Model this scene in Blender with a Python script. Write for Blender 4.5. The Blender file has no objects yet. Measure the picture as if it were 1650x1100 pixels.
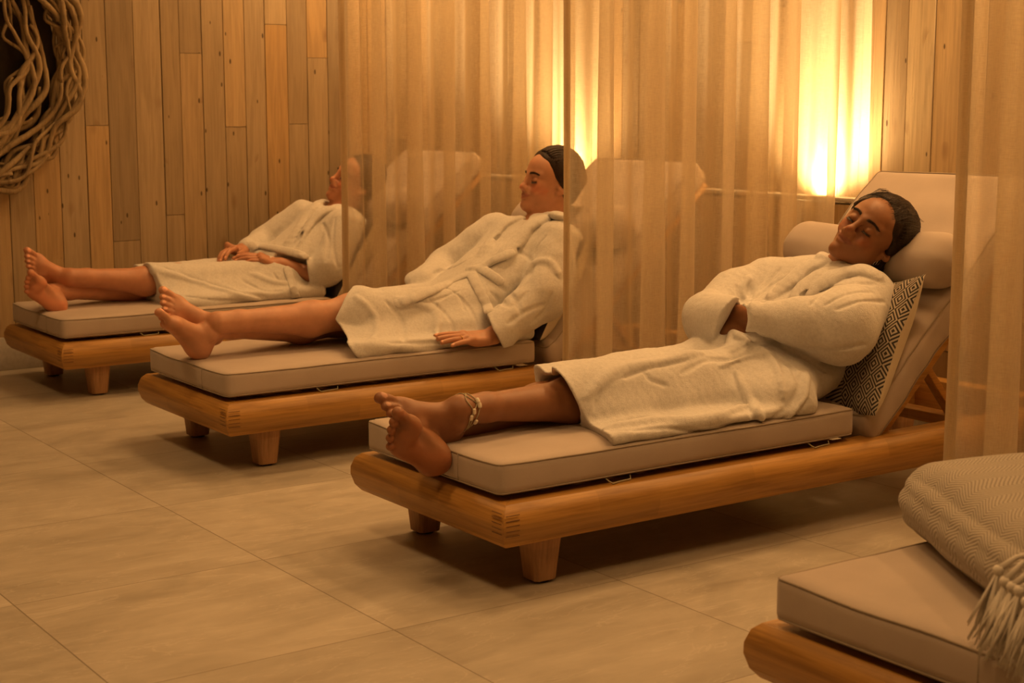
import bpy, math, random
import numpy as np
from mathutils import Vector, Matrix

# ------------------------------------------------------------------ camera, light, exposure
SC = bpy.context.scene
COL = SC.collection
CAM = (0.0, 0.0, 1.0693)
YAW, PITCH, FPX = math.radians(55.0163), math.radians(8.6765), 2511.54
cd = bpy.data.cameras.new('camera'); cam = bpy.data.objects.new('camera', cd); COL.objects.link(cam)
cd.sensor_width = 36.0; cd.lens = FPX / 1650 * 36.0; cd.clip_start = 0.05
cam.location = CAM
cam.rotation_euler = (math.pi/2 - PITCH, 0, YAW - math.pi/2)
SC.camera = cam
cd.dof.use_dof = True; cd.dof.focus_distance = 4.0; cd.dof.aperture_fstop = 7.0
SC.view_settings.view_transform = 'Standard'; SC.view_settings.look = 'None'
SC.view_settings.gamma = 1.0; SC.view_settings.exposure = 0.0
SC.view_settings.use_curve_mapping = False
w = bpy.data.worlds.new('world'); SC.world = w; w.use_nodes = True
w.node_tree.nodes['Background'].inputs[0].default_value = (1.0, 0.62, 0.30, 1)
w.node_tree.nodes['Background'].inputs[1].default_value = 0.0
SC.cycles.max_bounces = 10; SC.cycles.transparent_max_bounces = 16
SC.cycles.sample_clamp_indirect = 4.0
SC.cycles.use_denoising = True

WARM = (1.0, 0.53, 0.190)
def area(name, loc, size, power, color=WARM, rot=(0, 0, 0), sy=None, spread=180):
    l = bpy.data.lights.new(name, 'AREA'); l.energy = power; l.color = color
    l.size = size; l.spread = math.radians(spread)
    if sy: l.shape = 'RECTANGLE'; l.size_y = sy
    else: l.shape = 'DISK'
    o = bpy.data.objects.new(name, l); COL.objects.link(o); o.location = loc; o.rotation_euler = rot
    return o
CEIL = 2.6
# ceiling lamps over the aisle at the foot of the loungers and above the seats
area('ceiling_and_wash_light', (1.0, 1.3, CEIL-.03), 0.45, 8.4, spread=125)
area('ceiling_and_wash_light', (1.0, 2.9, CEIL-.03), 0.45, 6.6, spread=125)
area('ceiling_and_wash_light', (1.0, 4.6, CEIL-.03), 0.45, 6.6, spread=125)
area('ceiling_and_wash_light', (2.9, 3.15, CEIL-.03), 0.40, 7, spread=140)
area('ceiling_and_wash_light', (2.9, 4.55, CEIL-.03), 0.40, 7.5, spread=140)
area('ceiling_and_wash_light', (2.9, 5.85, CEIL-.03), 0.40, 7, spread=140)
area('ceiling_and_wash_light', (2.5, 1.7, CEIL-.03), 0.40, 7, spread=140)

for y_ in (1.3, 2.6, 3.4, 4.75, 5.6): area('ceiling_and_wash_light', (3.84, y_, CEIL-.03), 0.20, 13)  # extra lights added to wash the head wall, no fittings known there

# ------------------------------------------------------------------ small helpers
def tag(o, label=None, cat=None, group=None, kind=None):
    if label: o['label'] = label
    if cat: o['category'] = cat
    if group: o['group'] = group
    if kind: o['kind'] = kind
    return o
def empty(name, loc=(0, 0, 0)):
    o = bpy.data.objects.new(name, None); COL.objects.link(o); o.location = loc; o.empty_display_size = .1
    return o
def obj(name, V, F, mat, parent=None, smooth=True, loc=None, attr=None):
    """links one mesh; V in world space when loc is None and the parent sits at its own location"""
    me = bpy.data.meshes.new(name)
    V = np.asarray(V, dtype=np.float64)
    off = np.zeros(3)
    if parent is not None: off = np.array(parent_loc(parent))
    elif loc is not None: off = np.array(loc)
    me.from_pydata((V - off).tolist(), [], F if isinstance(F, list) else F.tolist())
    me.update()
    if smooth: me.polygons.foreach_set('use_smooth', [True]*len(me.polygons))
    if attr:
        for an, arr in attr.items():
            a = me.attributes.new(an, 'FLOAT', 'POINT'); a.data.foreach_set('value', np.asarray(arr, dtype=np.float32))
    if mat: me.materials.append(mat)
    o = bpy.data.objects.new(name, me); COL.objects.link(o)
    if parent is not None: o.parent = parent
    elif loc is not None: o.location = loc
    return o
def parent_loc(p):
    v = Vector((0, 0, 0))
    while p is not None: v = v + p.location; p = p.parent
    return v
class MB:
    def __init__(s): s.v = []; s.f = []
    def add(s, V, F):
        n = len(s.v); s.v += [tuple(p) for p in V]; s.f += [tuple(i+n for i in f) for f in F]
    def box(s, a, b):
        x0, y0, z0 = a; x1, y1, z1 = b
        s.add([(x0,y0,z0),(x1,y0,z0),(x1,y1,z0),(x0,y1,z0),(x0,y0,z1),(x1,y0,z1),(x1,y1,z1),(x0,y1,z1)],
              [(3,2,1,0),(4,5,6,7),(0,1,5,4),(1,2,6,5),(2,3,7,6),(3,0,4,7)])
    def bar(s, a, b, wid, hei, up=(0,0,1)):
        a = Vector(a); b = Vector(b); d = (b-a).normalized(); sd = d.cross(Vector(up)).normalized(); u = sd.cross(d)
        V = []
        for p in (a, b):
            for i, j in ((-1,-1),(1,-1),(1,1),(-1,1)): V.append(p + sd*(i*wid/2) + u*(j*hei/2))
        s.add(V, [(0,1,2,3),(7,6,5,4),(0,4,5,1),(1,5,6,2),(2,6,7,3),(3,7,4,0)])
    def tube(s, P, R, n=8, close=False, caps=True):
        P = [Vector(p) for p in P]; m = len(P)
        if not hasattr(R, '__len__'): R = [R]*m
        up = Vector((0.13, 0.21, 0.97)); V = []
        for i, p in enumerate(P):
            if close: t = P[(i+1) % m]-P[i-1]
            else: t = P[min(i+1, m-1)]-P[max(i-1, 0)]
            t.normalize()
            sd = t.cross(up)
            if sd.length < 1e-3: sd = t.cross(Vector((1, 0, 0)))
            sd.normalize(); up = sd.cross(t)
            for k in range(n):
                a = 2*math.pi*k/n; V.append(p + (sd*math.cos(a)+up*math.sin(a))*R[i])
        F = []
        for i in range(m if close else m-1):
            j = (i+1) % m
            for k in range(n): F.append((i*n+k, i*n+(k+1) % n, j*n+(k+1) % n, j*n+k))
        if caps and not close: F.append(tuple(range(n-1, -1, -1))); F.append(tuple((m-1)*n+k for k in range(n)))
        s.add(V, F)
    def build(s, name, mat, parent=None, smooth=False, loc=None, bevel=0, seg=2):
        o = obj(name, s.v, [list(f) for f in s.f], mat, parent, smooth, loc)
        if bevel:
            m = o.modifiers.new('bevel', 'BEVEL'); m.width = bevel; m.segments = seg; m.limit_method = 'ANGLE'
            o.data.polygons.foreach_set('use_smooth', [True]*len(o.data.polygons))
            m.harden_normals = False
        return o

# ------------------------------------------------------------------ materials
def newmat(name):
    m = bpy.data.materials.new(name); m.use_nodes = True
    nt = m.node_tree; b = nt.nodes['Principled BSDF']
    return m, nt, b
def N(nt, t, **kw):
    n = nt.nodes.new(t)
    for k, v in kw.items():
        if k.startswith('i_'): n.inputs[int(k[2:])].default_value = v
        else: setattr(n, k, v)
    return n
def L(nt, a, b): nt.links.new(a, b)
def ramp(nt, fac, stops):
    r = N(nt, 'ShaderNodeValToRGB'); cr = r.color_ramp
    while len(cr.elements) < len(stops): cr.elements.new(.5)
    for e, (p, c) in zip(cr.elements, stops):
        e.position = p; e.color = (*c, 1) if len(c) == 3 else c
    L(nt, fac, r.inputs[0]); return r.outputs[0]
def mix(nt, fac, a, b, mode='MIX'):
    n = N(nt, 'ShaderNodeMix', data_type='RGBA', blend_type=mode)
    for s, v in ((0, fac), (6, a), (7, b)):
        if hasattr(v, 'links') or hasattr(v, 'is_linked'): L(nt, v, n.inputs[s])
        elif s == 0: n.inputs[0].default_value = v
        else: n.inputs[s].default_value = (*v, 1)
    return n.outputs[2]
def math_(nt, op, a, b=None, c=None):
    n = N(nt, 'ShaderNodeMath', operation=op)
    for i, v in enumerate((a, b, c)):
        if v is None: continue
        if hasattr(v, 'is_linked'): L(nt, v, n.inputs[i])
        else: n.inputs[i].default_value = v
    return n.outputs[0]
def coord(nt, scale=(1, 1, 1), kind='Object', rot=(0, 0, 0)):
    tc = N(nt, 'ShaderNodeTexCoord'); mp = N(nt, 'ShaderNodeMapping')
    mp.inputs['Scale'].default_value = scale; mp.inputs['Rotation'].default_value = rot
    L(nt, tc.outputs[kind], mp.inputs[0]); return mp.outputs[0]
def noise(nt, vec, scale, detail=4, rough=.55, dist=0):
    n = N(nt, 'ShaderNodeTexNoise'); n.inputs['Scale'].default_value = scale
    n.inputs['Detail'].default_value = detail; n.inputs['Roughness'].default_value = rough
    n.inputs['Distortion'].default_value = dist; L(nt, vec, n.inputs['Vector']); return n.outputs[0]
def bump(nt, h, strength, dist=.002, bsdf=None):
    b = N(nt, 'ShaderNodeBump'); b.inputs['Strength'].default_value = strength; b.inputs['Distance'].default_value = dist
    L(nt, h, b.inputs['Height'])
    if bsdf: L(nt, b.outputs[0], bsdf.inputs['Normal'])
    return b.outputs[0]

def mat_wood(name, axis, base=(.50, .265, .065), dark=(.30, .14, .03), rough=.42):
    """lacquered teak, grain along the given axis"""
    m, nt, b = newmat(name)
    sc = [9, 9, 9]; sc[axis] = .9
    v = coord(nt, tuple(sc)); n1 = noise(nt, v, 4, 6, .6, .8)
    sc2 = [60, 60, 60]; sc2[axis] = 1.5
    n2 = noise(nt, coord(nt, tuple(sc2)), 3, 3, .6)
    c = ramp(nt, n1, [(.3, dark), (.5, base), (.72, tuple(x*1.15 for x in base))])
    c = mix(nt, .35, c, ramp(nt, n2, [(.35, dark), (.6, tuple(min(1, x*1.2) for x in base))]))
    # glued-up blocks: lengths and widths with slight tone changes
    sep = N(nt, 'ShaderNodeSeparateXYZ'); L(nt, coord(nt), sep.inputs[0])
    comb = N(nt, 'ShaderNodeCombineXYZ')
    L(nt, math_(nt, 'FLOOR', math_(nt, 'MULTIPLY', sep.outputs[2], 24)), comb.inputs[2])
    L(nt, math_(nt, 'FLOOR', math_(nt, 'ADD', math_(nt, 'MULTIPLY', sep.outputs[axis], 2.1),
        math_(nt, 'MULTIPLY', math_(nt, 'FLOOR', math_(nt, 'MULTIPLY', sep.outputs[2], 24)), .37))), comb.inputs[0])
    wn = N(nt, 'ShaderNodeTexWhiteNoise'); L(nt, comb.outputs[0], wn.inputs[0])
    c = mix(nt, .55, c, ramp(nt, wn.outputs[0], [(0, (.68, .68, .68)), (1, (1.2, 1.2, 1.2))]), 'MULTIPLY')
    L(nt, c, b.inputs['Base Color']); b.inputs['Roughness'].default_value = rough
    bump(nt, n2, .25, .001, b)
    return m
def mat_cloth(name, col, weave=900, rough=.9, tint=.06, bstr=.25, sheen=.15):
    m, nt, b = newmat(name)
    n1 = noise(nt, coord(nt), 9, 3); n2 = noise(nt, coord(nt), weave, 2, .6)
    c = ramp(nt, n1, [(.3, tuple(x*(1-tint) for x in col)), (.7, tuple(min(1, x*(1+tint)) for x in col))])
    c = mix(nt, .25, c, ramp(nt, n2, [(.3, tuple(x*.75 for x in col)), (.7, tuple(min(1, x*1.15) for x in col))]))
    L(nt, c, b.inputs['Base Color']); b.inputs['Roughness'].default_value = rough
    b.inputs['Sheen Weight'].default_value = sheen; b.inputs['Specular IOR Level'].default_value = .2
    bump(nt, n2, bstr, .0012, b)
    return m
def mat_terry():
    m, nt, b = newmat('terry')
    n2 = noise(nt, coord(nt), 420, 3, .7); n3 = noise(nt, coord(nt), 130, 3, .6)
    c = ramp(nt, n3, [(.3, (.66, .645, .625)), (.65, (.76, .745, .725))])
    L(nt, c, b.inputs['Base Color']); b.inputs['Roughness'].default_value = .95
    b.inputs['Sheen Weight'].default_value = .35; b.inputs['Sheen Roughness'].default_value = .6
    b.inputs['Specular IOR Level'].default_value = .1
    h = math_(nt, 'ADD', n2, math_(nt, 'MULTIPLY', n3, .8))
    bump(nt, h, .55, .003, b)
    return m
def mat_skin(name, col, lip=(.42, .15, .11)):
    m, nt, b = newmat(name)
    n1 = noise(nt, coord(nt), 28, 4)
    c = ramp(nt, n1, [(.3, tuple(x*.9 for x in col)), (.7, tuple(min(1, x*1.08) for x in col))])
    for an, cc in (('lip', lip), ('nail', tuple(min(1, x*1.5+.08) for x in col)), ('blush', (col[0]*1.15, col[1]*.72, col[2]*.62)), ('brow', (.03, .018, .012)), ('dark', (.12, .05, .03)), ('sole', (col[0]*1.3, col[1]*1.12, col[2]*1.05))):
        a = N(nt, 'ShaderNodeAttribute', attribute_name=an); c = mix(nt, a.outputs['Fac'], c, cc)
    L(nt, c, b.inputs['Base Color']); b.inputs['Roughness'].default_value = .48
    b.inputs['Subsurface Weight'].default_value = .12; b.inputs['Subsurface Radius'].default_value = (.012, .005, .003)
    b.inputs['Subsurface Scale'].default_value = 1.0
    n2 = noise(nt, coord(nt), 350, 3); bump(nt, n2, .12, .001, b)
    return m
def mat_plain(name, col, rough=.5, metal=0.0):
    m, nt, b = newmat(name); n1 = noise(nt, coord(nt), 60, 3)
    c = ramp(nt, n1, [(.3, tuple(x*.88 for x in col)), (.7, tuple(min(1, x*1.08) for x in col))])
    L(nt, c, b.inputs['Base Color']); b.inputs['Roughness'].default_value = rough; b.inputs['Metallic'].default_value = metal
    return m
def mat_hair(name, col=(.014, .007, .004)):
    m, nt, b = newmat(name)
    n1 = noise(nt, coord(nt, (1, 1, .25)), 160, 3, .6, .6)
    L(nt, ramp(nt, n1, [(.35, col), (.75, tuple(x*3.2 for x in col))]), b.inputs['Base Color'])
    b.inputs['Roughness'].default_value = .5; b.inputs['Specular IOR Level'].default_value = .25; bump(nt, n1, .6, .002, b)
    return m
def mat_floor():
    m, nt, b = newmat('stone_tiles')
    tc = N(nt, 'ShaderNodeTexCoord'); sep = N(nt, 'ShaderNodeSeparateXYZ'); L(nt, tc.outputs['Object'], sep.inputs[0])
    fx = math_(nt, 'DIVIDE', math_(nt, 'SUBTRACT', sep.outputs[0], 0.976), 0.590)
    fy = math_(nt, 'DIVIDE', math_(nt, 'SUBTRACT', sep.outputs[1], 2.661), 0.607)
    ix = math_(nt, 'FLOOR', fx); iy = math_(nt, 'FLOOR', fy)
    def edge(f, wd):
        fr = math_(nt, 'FRACT', f); a = math_(nt, 'MINIMUM', fr, math_(nt, 'SUBTRACT', 1.0, fr))
        return math_(nt, 'LESS_THAN', a, wd)
    gx = edge(fx, .0028); gy = edge(fy, .0022)
    comb = N(nt, 'ShaderNodeCombineXYZ'); L(nt, ix, comb.inputs[0]); L(nt, iy, comb.inputs[1])
    wn = N(nt, 'ShaderNodeTexWhiteNoise'); L(nt, comb.outputs[0], wn.inputs[0])
    off = N(nt, 'ShaderNodeVectorMath', operation='MULTIPLY_ADD'); L(nt, wn.outputs['Color'], off.inputs[0])
    off.inputs[1].default_value = (7, 7, 7); L(nt, tc.outputs['Object'], off.inputs[2])
    n1 = noise(nt, off.outputs[0], 2.4, 7, .62, .9)
    st = N(nt, 'ShaderNodeVectorMath', operation='MULTIPLY'); L(nt, off.outputs[0], st.inputs[0]); st.inputs[1].default_value = (1.2, 5, 1)
    n2 = noise(nt, st.outputs[0], 5, 6, .65, .4)
    n3 = noise(nt, st.outputs[0], 1.3, 5, .6, 1.6)
    c = ramp(nt, n1, [(.28, (.29, .255, .20)), (.5, (.43, .38, .305)), (.72, (.54, .485, .40))])
    c = mix(nt, .4, c, ramp(nt, n2, [(.3, (.30, .265, .215)), (.7, (.52, .475, .40))]))
    vein = ramp(nt, math_(nt, 'ABSOLUTE', math_(nt, 'SUBTRACT', n3, .5)), [(0, (1, 1, 1)), (.006, (.35, .35, .35)), (.014, (0, 0, 0))])
    c = mix(nt, math_(nt, 'MULTIPLY', vein, .35), c, (.62, .57, .49))
    c = mix(nt, .5, c, ramp(nt, wn.outputs[0], [(0, (.80, .80, .80)), (1, (1.16, 1.16, 1.16))]), 'MULTIPLY')
    g = math_(nt, 'MAXIMUM', gx, gy)
    c = mix(nt, math_(nt, 'MULTIPLY', g, .75), c, (.16, .13, .09))
    L(nt, c, b.inputs['Base Color'])
    L(nt, ramp(nt, n2, [(.3, (.42, .42, .42)), (.7, (.6, .6, .6))]), b.inputs['Roughness'])
    hh = math_(nt, 'SUBTRACT', math_(nt, 'MULTIPLY', n2, .4), g)
    bump(nt, hh, .35, .002, b)
    return m
def mat_planks(name, horiz=0):
    """weathered pine boards, tone per board stored on the mesh, knots and nail holes"""
    m, nt, b = newmat(name)
    a = N(nt, 'ShaderNodeAttribute', attribute_name='tone')
    tc = N(nt, 'ShaderNodeTexCoord')
    comb = N(nt, 'ShaderNodeCombineXYZ'); L(nt, math_(nt, 'MULTIPLY', a.outputs['Fac'], 37), comb.inputs[horiz])
    L(nt, math_(nt, 'MULTIPLY', a.outputs['Fac'], 91), comb.inputs[2])
    ad = N(nt, 'ShaderNodeVectorMath', operation='ADD'); L(nt, tc.outputs['Object'], ad.inputs[0]); L(nt, comb.outputs[0], ad.inputs[1])
    def sc(v, s):
        q = N(nt, 'ShaderNodeVectorMath', operation='MULTIPLY'); L(nt, v, q.inputs[0]); q.inputs[1].default_value = s; return q.outputs[0]
    n1 = noise(nt, sc(ad.outputs[0], (14, 14, .9)), 3, 6, .6, 1.0)
    n2 = noise(nt, sc(ad.outputs[0], (90, 90, 2.2)), 2, 3, .6)
    n3 = noise(nt, sc(ad.outputs[0], (3, 3, 2)), 2, 4, .6)
    tone = ramp(nt, a.outputs['Fac'], [(0, (.30, .225, .14)), (.3, (.40, .295, .17)), (.6, (.46, .35, .215)), (.85, (.53, .345, .15)), (1, (.56, .45, .29))])
    c = mix(nt, .55, tone, ramp(nt, n1, [(.25, (.45, .42, .40)), (.55, (1, 1, 1)), (.8, (1.15, 1.12, 1.1))]), 'MULTIPLY')
    c = mix(nt, .25, c, ramp(nt, n2, [(.3, (.5, .5, .5)), (.6, (1.1, 1.1, 1.1))]), 'MULTIPLY')
    c = mix(nt, math_(nt, 'MULTIPLY', n3, .35), c, (.42, .355, .26))
    vo = N(nt, 'ShaderNodeTexVoronoi'); vo.inputs['Scale'].default_value = 1; L(nt, sc(ad.outputs[0], (10, 10, 4.5)), vo.inputs['Vector'])
    knot = ramp(nt, vo.outputs['Distance'], [(.0, (1, 1, 1)), (.10, (.55, .55, .55)), (.2, (0, 0, 0))])
    gate = math_(nt, 'GREATER_THAN', noise(nt, sc(ad.outputs[0], (2, 2, 1.2)), 3, 1), .52)
    c = mix(nt, math_(nt, 'MULTIPLY', math_(nt, 'MULTIPLY', knot, gate), .55), c, (.19, .10, .05))
    vo2 = N(nt, 'ShaderNodeTexVoronoi'); vo2.inputs['Scale'].default_value = 1; L(nt, sc(ad.outputs[0], (21, 21, 8)), vo2.inputs['Vector'])
    hole = ramp(nt, vo2.outputs['Distance'], [(.0, (1, 1, 1)), (.075, (1, 1, 1)), (.10, (0, 0, 0))])
    gate2 = math_(nt, 'GREATER_THAN', noise(nt, sc(ad.outputs[0], (4, 4, 2)), 3, 1), .44)
    c = mix(nt, math_(nt, 'MULTIPLY', math_(nt, 'MULTIPLY', hole, gate2), .85), c, (.05, .03, .02))
    L(nt, c, b.inputs['Base Color']); b.inputs['Roughness'].default_value = .7
    b.inputs['Specular IOR Level'].default_value = .3
    bump(nt, math_(nt, 'ADD', n2, math_(nt, 'MULTIPLY', n1, .5)), .35, .002, b)
    return m
def mat_curtain(name, transp=.56):
    m = bpy.data.materials.new(name); m.use_nodes = True; nt = m.node_tree; nt.nodes.clear()
    out = N(nt, 'ShaderNodeOutputMaterial')
    # linen weave: fine horizontal and vertical slubs
    nv = noise(nt, coord(nt, (1, 1, .04)), 1100, 2, .5); nh = noise(nt, coord(nt, (.05, .05, 1)), 1000, 2, .5)
    nb = noise(nt, coord(nt, (1, 1, .1)), 40, 3, .6)
    wv = math_(nt, 'ADD', math_(nt, 'MULTIPLY', nv, .5), math_(nt, 'MULTIPLY', nh, .5))
    fac = N(nt, 'ShaderNodeMapRange'); L(nt, wv, fac.inputs[0]); fac.inputs[1].default_value = .35; fac.inputs[2].default_value = .65
    fac.inputs[3].default_value = transp-.10; fac.inputs[4].default_value = transp+.10
    base = ramp(nt, nb, [(.3, (.74, .65, .50)), (.7, (.82, .73, .58))])
    di = N(nt, 'ShaderNodeBsdfDiffuse'); L(nt, base, di.inputs[0]); di.inputs[1].default_value = .4
    tl = N(nt, 'ShaderNodeBsdfTranslucent'); L(nt, base, tl.inputs[0])
    mx = N(nt, 'ShaderNodeMixShader'); mx.inputs[0].default_value = .68; L(nt, di.outputs[0], mx.inputs[1]); L(nt, tl.outputs[0], mx.inputs[2])
    tr = N(nt, 'ShaderNodeBsdfTransparent'); tr.inputs[0].default_value = (1, .97, .9, 1)
    lw = N(nt, 'ShaderNodeLayerWeight'); lw.inputs['Blend'].default_value = .5
    eff = math_(nt, 'MULTIPLY', fac.outputs[0], math_(nt, 'SUBTRACT', 1.0, math_(nt, 'MULTIPLY', lw.outputs['Facing'], .8)))   # cloth seen edge-on hides more
    m2 = N(nt, 'ShaderNodeMixShader'); L(nt, eff, m2.inputs[0]); L(nt, mx.outputs[0], m2.inputs[1]); L(nt, tr.outputs[0], m2.inputs[2])
    L(nt, m2.outputs[0], out.inputs[0])
    return m
def mat_ethnic():
    """black and sand woven diamonds, laid in the pillow's own UV-like attributes pu, pv (metres)"""
    m, nt, b = newmat('diamond_weave')
    u = N(nt, 'ShaderNodeAttribute', attribute_name='pu').outputs['Fac']; v = N(nt, 'ShaderNodeAttribute', attribute_name='pv').outputs['Fac']
    P = .056
    def tri(x, p):
        f = math_(nt, 'FRACT', math_(nt, 'DIVIDE', x, p)); return math_(nt, 'ABSOLUTE', math_(nt, 'SUBTRACT', f, .5))
    d = math_(nt, 'ADD', tri(u, P), tri(v, P*1.15))           # 0..1, diamonds
    st = math_(nt, 'FRACT', math_(nt, 'MULTIPLY', d, 5.0))
    dm = math_(nt, 'GREATER_THAN', st, .5)
    # plain diagonal stripe field on the far end, as on the cushion's middle band
    sp = math_(nt, 'GREATER_THAN', math_(nt, 'FRACT', math_(nt, 'MULTIPLY', math_(nt, 'ADD', v, math_(nt, 'MULTIPLY', u, .35)), 105)), .45)
    sel = math_(nt, 'GREATER_THAN', math_(nt, 'ABSOLUTE', u), .125)
    pat = N(nt, 'ShaderNodeMix'); L(nt, sel, pat.inputs[0]); L(nt, sp, pat.inputs[2]); L(nt, dm, pat.inputs[3])
    n2 = noise(nt, coord(nt), 700, 2)
    c = mix(nt, pat.outputs[0], (.035, .03, .032), (.50, .43, .33))
    c = mix(nt, .3, c, ramp(nt, n2, [(.3, (.5, .5, .5)), (.7, (1.2, 1.2, 1.2))]), 'MULTIPLY')
    L(nt, c, b.inputs['Base Color']); b.inputs['Roughness'].default_value = .9; bump(nt, n2, .3, .001, b)
    return m
def mat_throw():
    m, nt, b = newmat('herringbone_wool')
    u = N(nt, 'ShaderNodeAttribute', attribute_name='pu').outputs['Fac']; v = N(nt, 'ShaderNodeAttribute', attribute_name='pv').outputs['Fac']
    f = math_(nt, 'FRACT', math_(nt, 'DIVIDE', u, .085)); t = math_(nt, 'ABSOLUTE', math_(nt, 'SUBTRACT', f, .5))
    nz = noise(nt, coord(nt), 30, 2)
    s = math_(nt, 'FRACT', math_(nt, 'ADD', math_(nt, 'ADD', math_(nt, 'DIVIDE', v, .0085), math_(nt, 'MULTIPLY', t, 6.5)), math_(nt, 'MULTIPLY', nz, .6)))
    st = math_(nt, 'ABSOLUTE', math_(nt, 'SUBTRACT', s, .5))
    n2 = noise(nt, coord(nt), 500, 3)
    c = ramp(nt, st, [(.05, (.27, .235, .195)), (.3, (.50, .45, .385))])
    c = mix(nt, .35, c, ramp(nt, n2, [(.3, (.6, .6, .6)), (.7, (1.2, 1.2, 1.2))]), 'MULTIPLY')
    L(nt, c, b.inputs['Base Color']); b.inputs['Roughness'].default_value = .95; b.inputs['Sheen Weight'].default_value = .2
    bump(nt, math_(nt, 'ADD', st, math_(nt, 'MULTIPLY', n2, .4)), .7, .003, b)
    return m
def mat_glow(name, col, s):
    m = bpy.data.materials.new(name); m.use_nodes = True; nt = m.node_tree; nt.nodes.clear()
    out = N(nt, 'ShaderNodeOutputMaterial'); e = N(nt, 'ShaderNodeEmission'); e.inputs[0].default_value = (*col, 1); e.inputs[1].default_value = s
    L(nt, e.outputs[0], out.inputs[0]); return m

M_WX = mat_wood('teak_grain_x', 0); M_WY = mat_wood('teak_grain_y', 1); M_WZ = mat_wood('teak_grain_z', 2, (.44, .25, .12), (.30, .16, .075), .5)
M_CANVAS = mat_cloth('canvas', (.50, .425, .375)); M_PIPE = mat_cloth('piping_canvas', (.36, .30, .24))
M_PILBACK = mat_cloth('cream_cotton', (.74, .68, .56)); M_BLACKCLOTH = mat_cloth('dark_cotton', (.04, .032, .036))
M_TERRY = mat_terry(); M_CURT = mat_curtain('linen_voile'); M_HEM = mat_curtain('linen_hem', .34)
M_ETH = mat_ethnic(); M_THROW = mat_throw(); M_TASSEL = mat_cloth('wool_fringe', (.72, .68, .62), 400)
M_BLACK = mat_plain('black_rubber', (.015, .012, .01), .7); M_METAL = mat_plain('brushed_steel', (.5, .45, .4), .35, 1.0)
M_SILVER = mat_plain('silver', (.8, .76, .7), .2, 1.0); M_GOLD = mat_plain('gold', (.85, .55, .2), .25, 1.0); M_SHELL = mat_plain('cowrie_shell', (.75, .66, .52), .3)
M_CORD = mat_cloth('cotton_cord', (.45, .42, .28), 900)
M_PAINT_LITLINE = mat_plain('white_paint_and_lit_line', (.52, .49, .44), .6); M_PLASTER = mat_plain('plaster', (.50, .44, .36), .9)
M_DRIFT = mat_wood('driftwood', 2, (.34, .25, .135), (.17, .11, .055), .8)
M_HAIR = mat_hair('dark_brown_hair')
SKIN3 = mat_skin('skin_deep_tan', (.29, .125, .055), (.25, .088, .055)); SKIN2 = mat_skin('skin_tan', (.56, .28, .165)); SKIN1 = mat_skin('skin_warm', (.55, .26, .15))

# ------------------------------------------------------------------ the room
YL, XH, XL, LEDGE = 6.30, 4.10, 3.95, 0.755
def structure(name, mb, mat, **k): return tag(mb.build(name, mat, **k), kind='structure')
m = MB(); m.box((-1.6, -1.6, -.06), (XH+.1, YL+.1, 0)); structure('floor', m, mat_floor())
m = MB(); m.box((-1.6, -1.6, CEIL), (XH+.1, YL+.1, CEIL+.08)); structure('ceiling', m, M_PLASTER)
m = MB(); m.box((-1.7, -1.6, 0), (-1.6, YL+.1, CEIL)); structure('wall_front', m, M_PLASTER)
m = MB(); m.box((-1.6, -1.7, 0), (XH+.1, -1.6, CEIL)); structure('wall_right', m, M_PLASTER)
def plank_wall(name, axis, fixed, sgn, cuts, z0, z1, mat, seed, joints={}):
    """boards side by side, each with its own depth, tone and butt joints"""
    rnd = random.Random(seed); V = []; F = []; T = []
    for i in range(len(cuts)-1):
        a, b = cuts[i]+.0012, cuts[i+1]-.0012
        zs = [z0]+sorted(joints.get(i, [rnd.uniform(z0+.3, z1-.2)]))+[z1]
        for k in range(len(zs)-1):
            dp = .016+rnd.random()*.003; t = rnd.random(); za, zb = zs[k]+.001, zs[k+1]-.001
            e = .0015
            ring = [(a, 0), (b, 0)]
            n = len(V)
            for (h, d) in ((a, 0), (b, 0), (b, dp-e), (b-e, dp), (a+e, dp), (a, dp-e)):
                for z in (za, zb):
                    p = [0, 0, z]; p[axis] = h; p[1-axis] = fixed+sgn*d; V.append(tuple(p)); T.append(t)
            for j in range(6): q = (j+1) % 6; F.append([n+2*j, n+2*q, n+2*q+1, n+2*j+1])
            F.append([n+2*j for j in range(6)]); F.append([n+2*j+1 for j in range(5, -1, -1)])
    return tag(obj(name, V, F, mat, smooth=False, attr={'tone': T}), kind='structure')
cx = [2.363, 2.482, 2.601, 2.684, 2.785, 2.885, 2.983, 3.081, 3.188, 3.286, 3.388]
rnd = random.Random(5)
lo = [2.363]
while lo[0] > -1.6: lo.insert(0, lo[0]-rnd.choice([.098, .103, .112, .119, .1]))
hi = [3.388]
while hi[-1] < XH: hi.append(min(XH, hi[-1]+rnd.choice([.098, .103, .112])))
cuts = lo[:-1]+cx+hi[1:]
i0 = len(lo)-1
jt = {i0+2: [.6], i0+3: [1.28], i0+9: [1.27], i0-1: [.98], i0+5: [.97], i0: [.5], i0+1: [1.6]}
M_PL_L = mat_planks('weathered_boards_left', 0); M_PL_H = mat_planks('weathered_boards_head', 1)
m = MB(); m.box((-1.6, YL, 0), (XH+.1, YL+.1, CEIL)); structure('wall_left', m, M_PLASTER)
tag(plank_wall('wall_left_boards', 0, YL, -1, cuts, .135, CEIL, M_PL_L, 11, jt), kind='structure').name = 'trim_1'
m = MB(); m.box((XH, -1.6, 0), (XH+.1, YL+.1, CEIL)); structure('wall_head', m, M_PLASTER)
cy = [-1.6]
while cy[-1] < YL-.12: cy.append(cy[-1]+rnd.choice([.098, .106, .112, .1]))
cy.append(YL)
plank_wall('trim_2', 1, XH, -1, cy, LEDGE-.02, CEIL, M_PL_H, 21)
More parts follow.
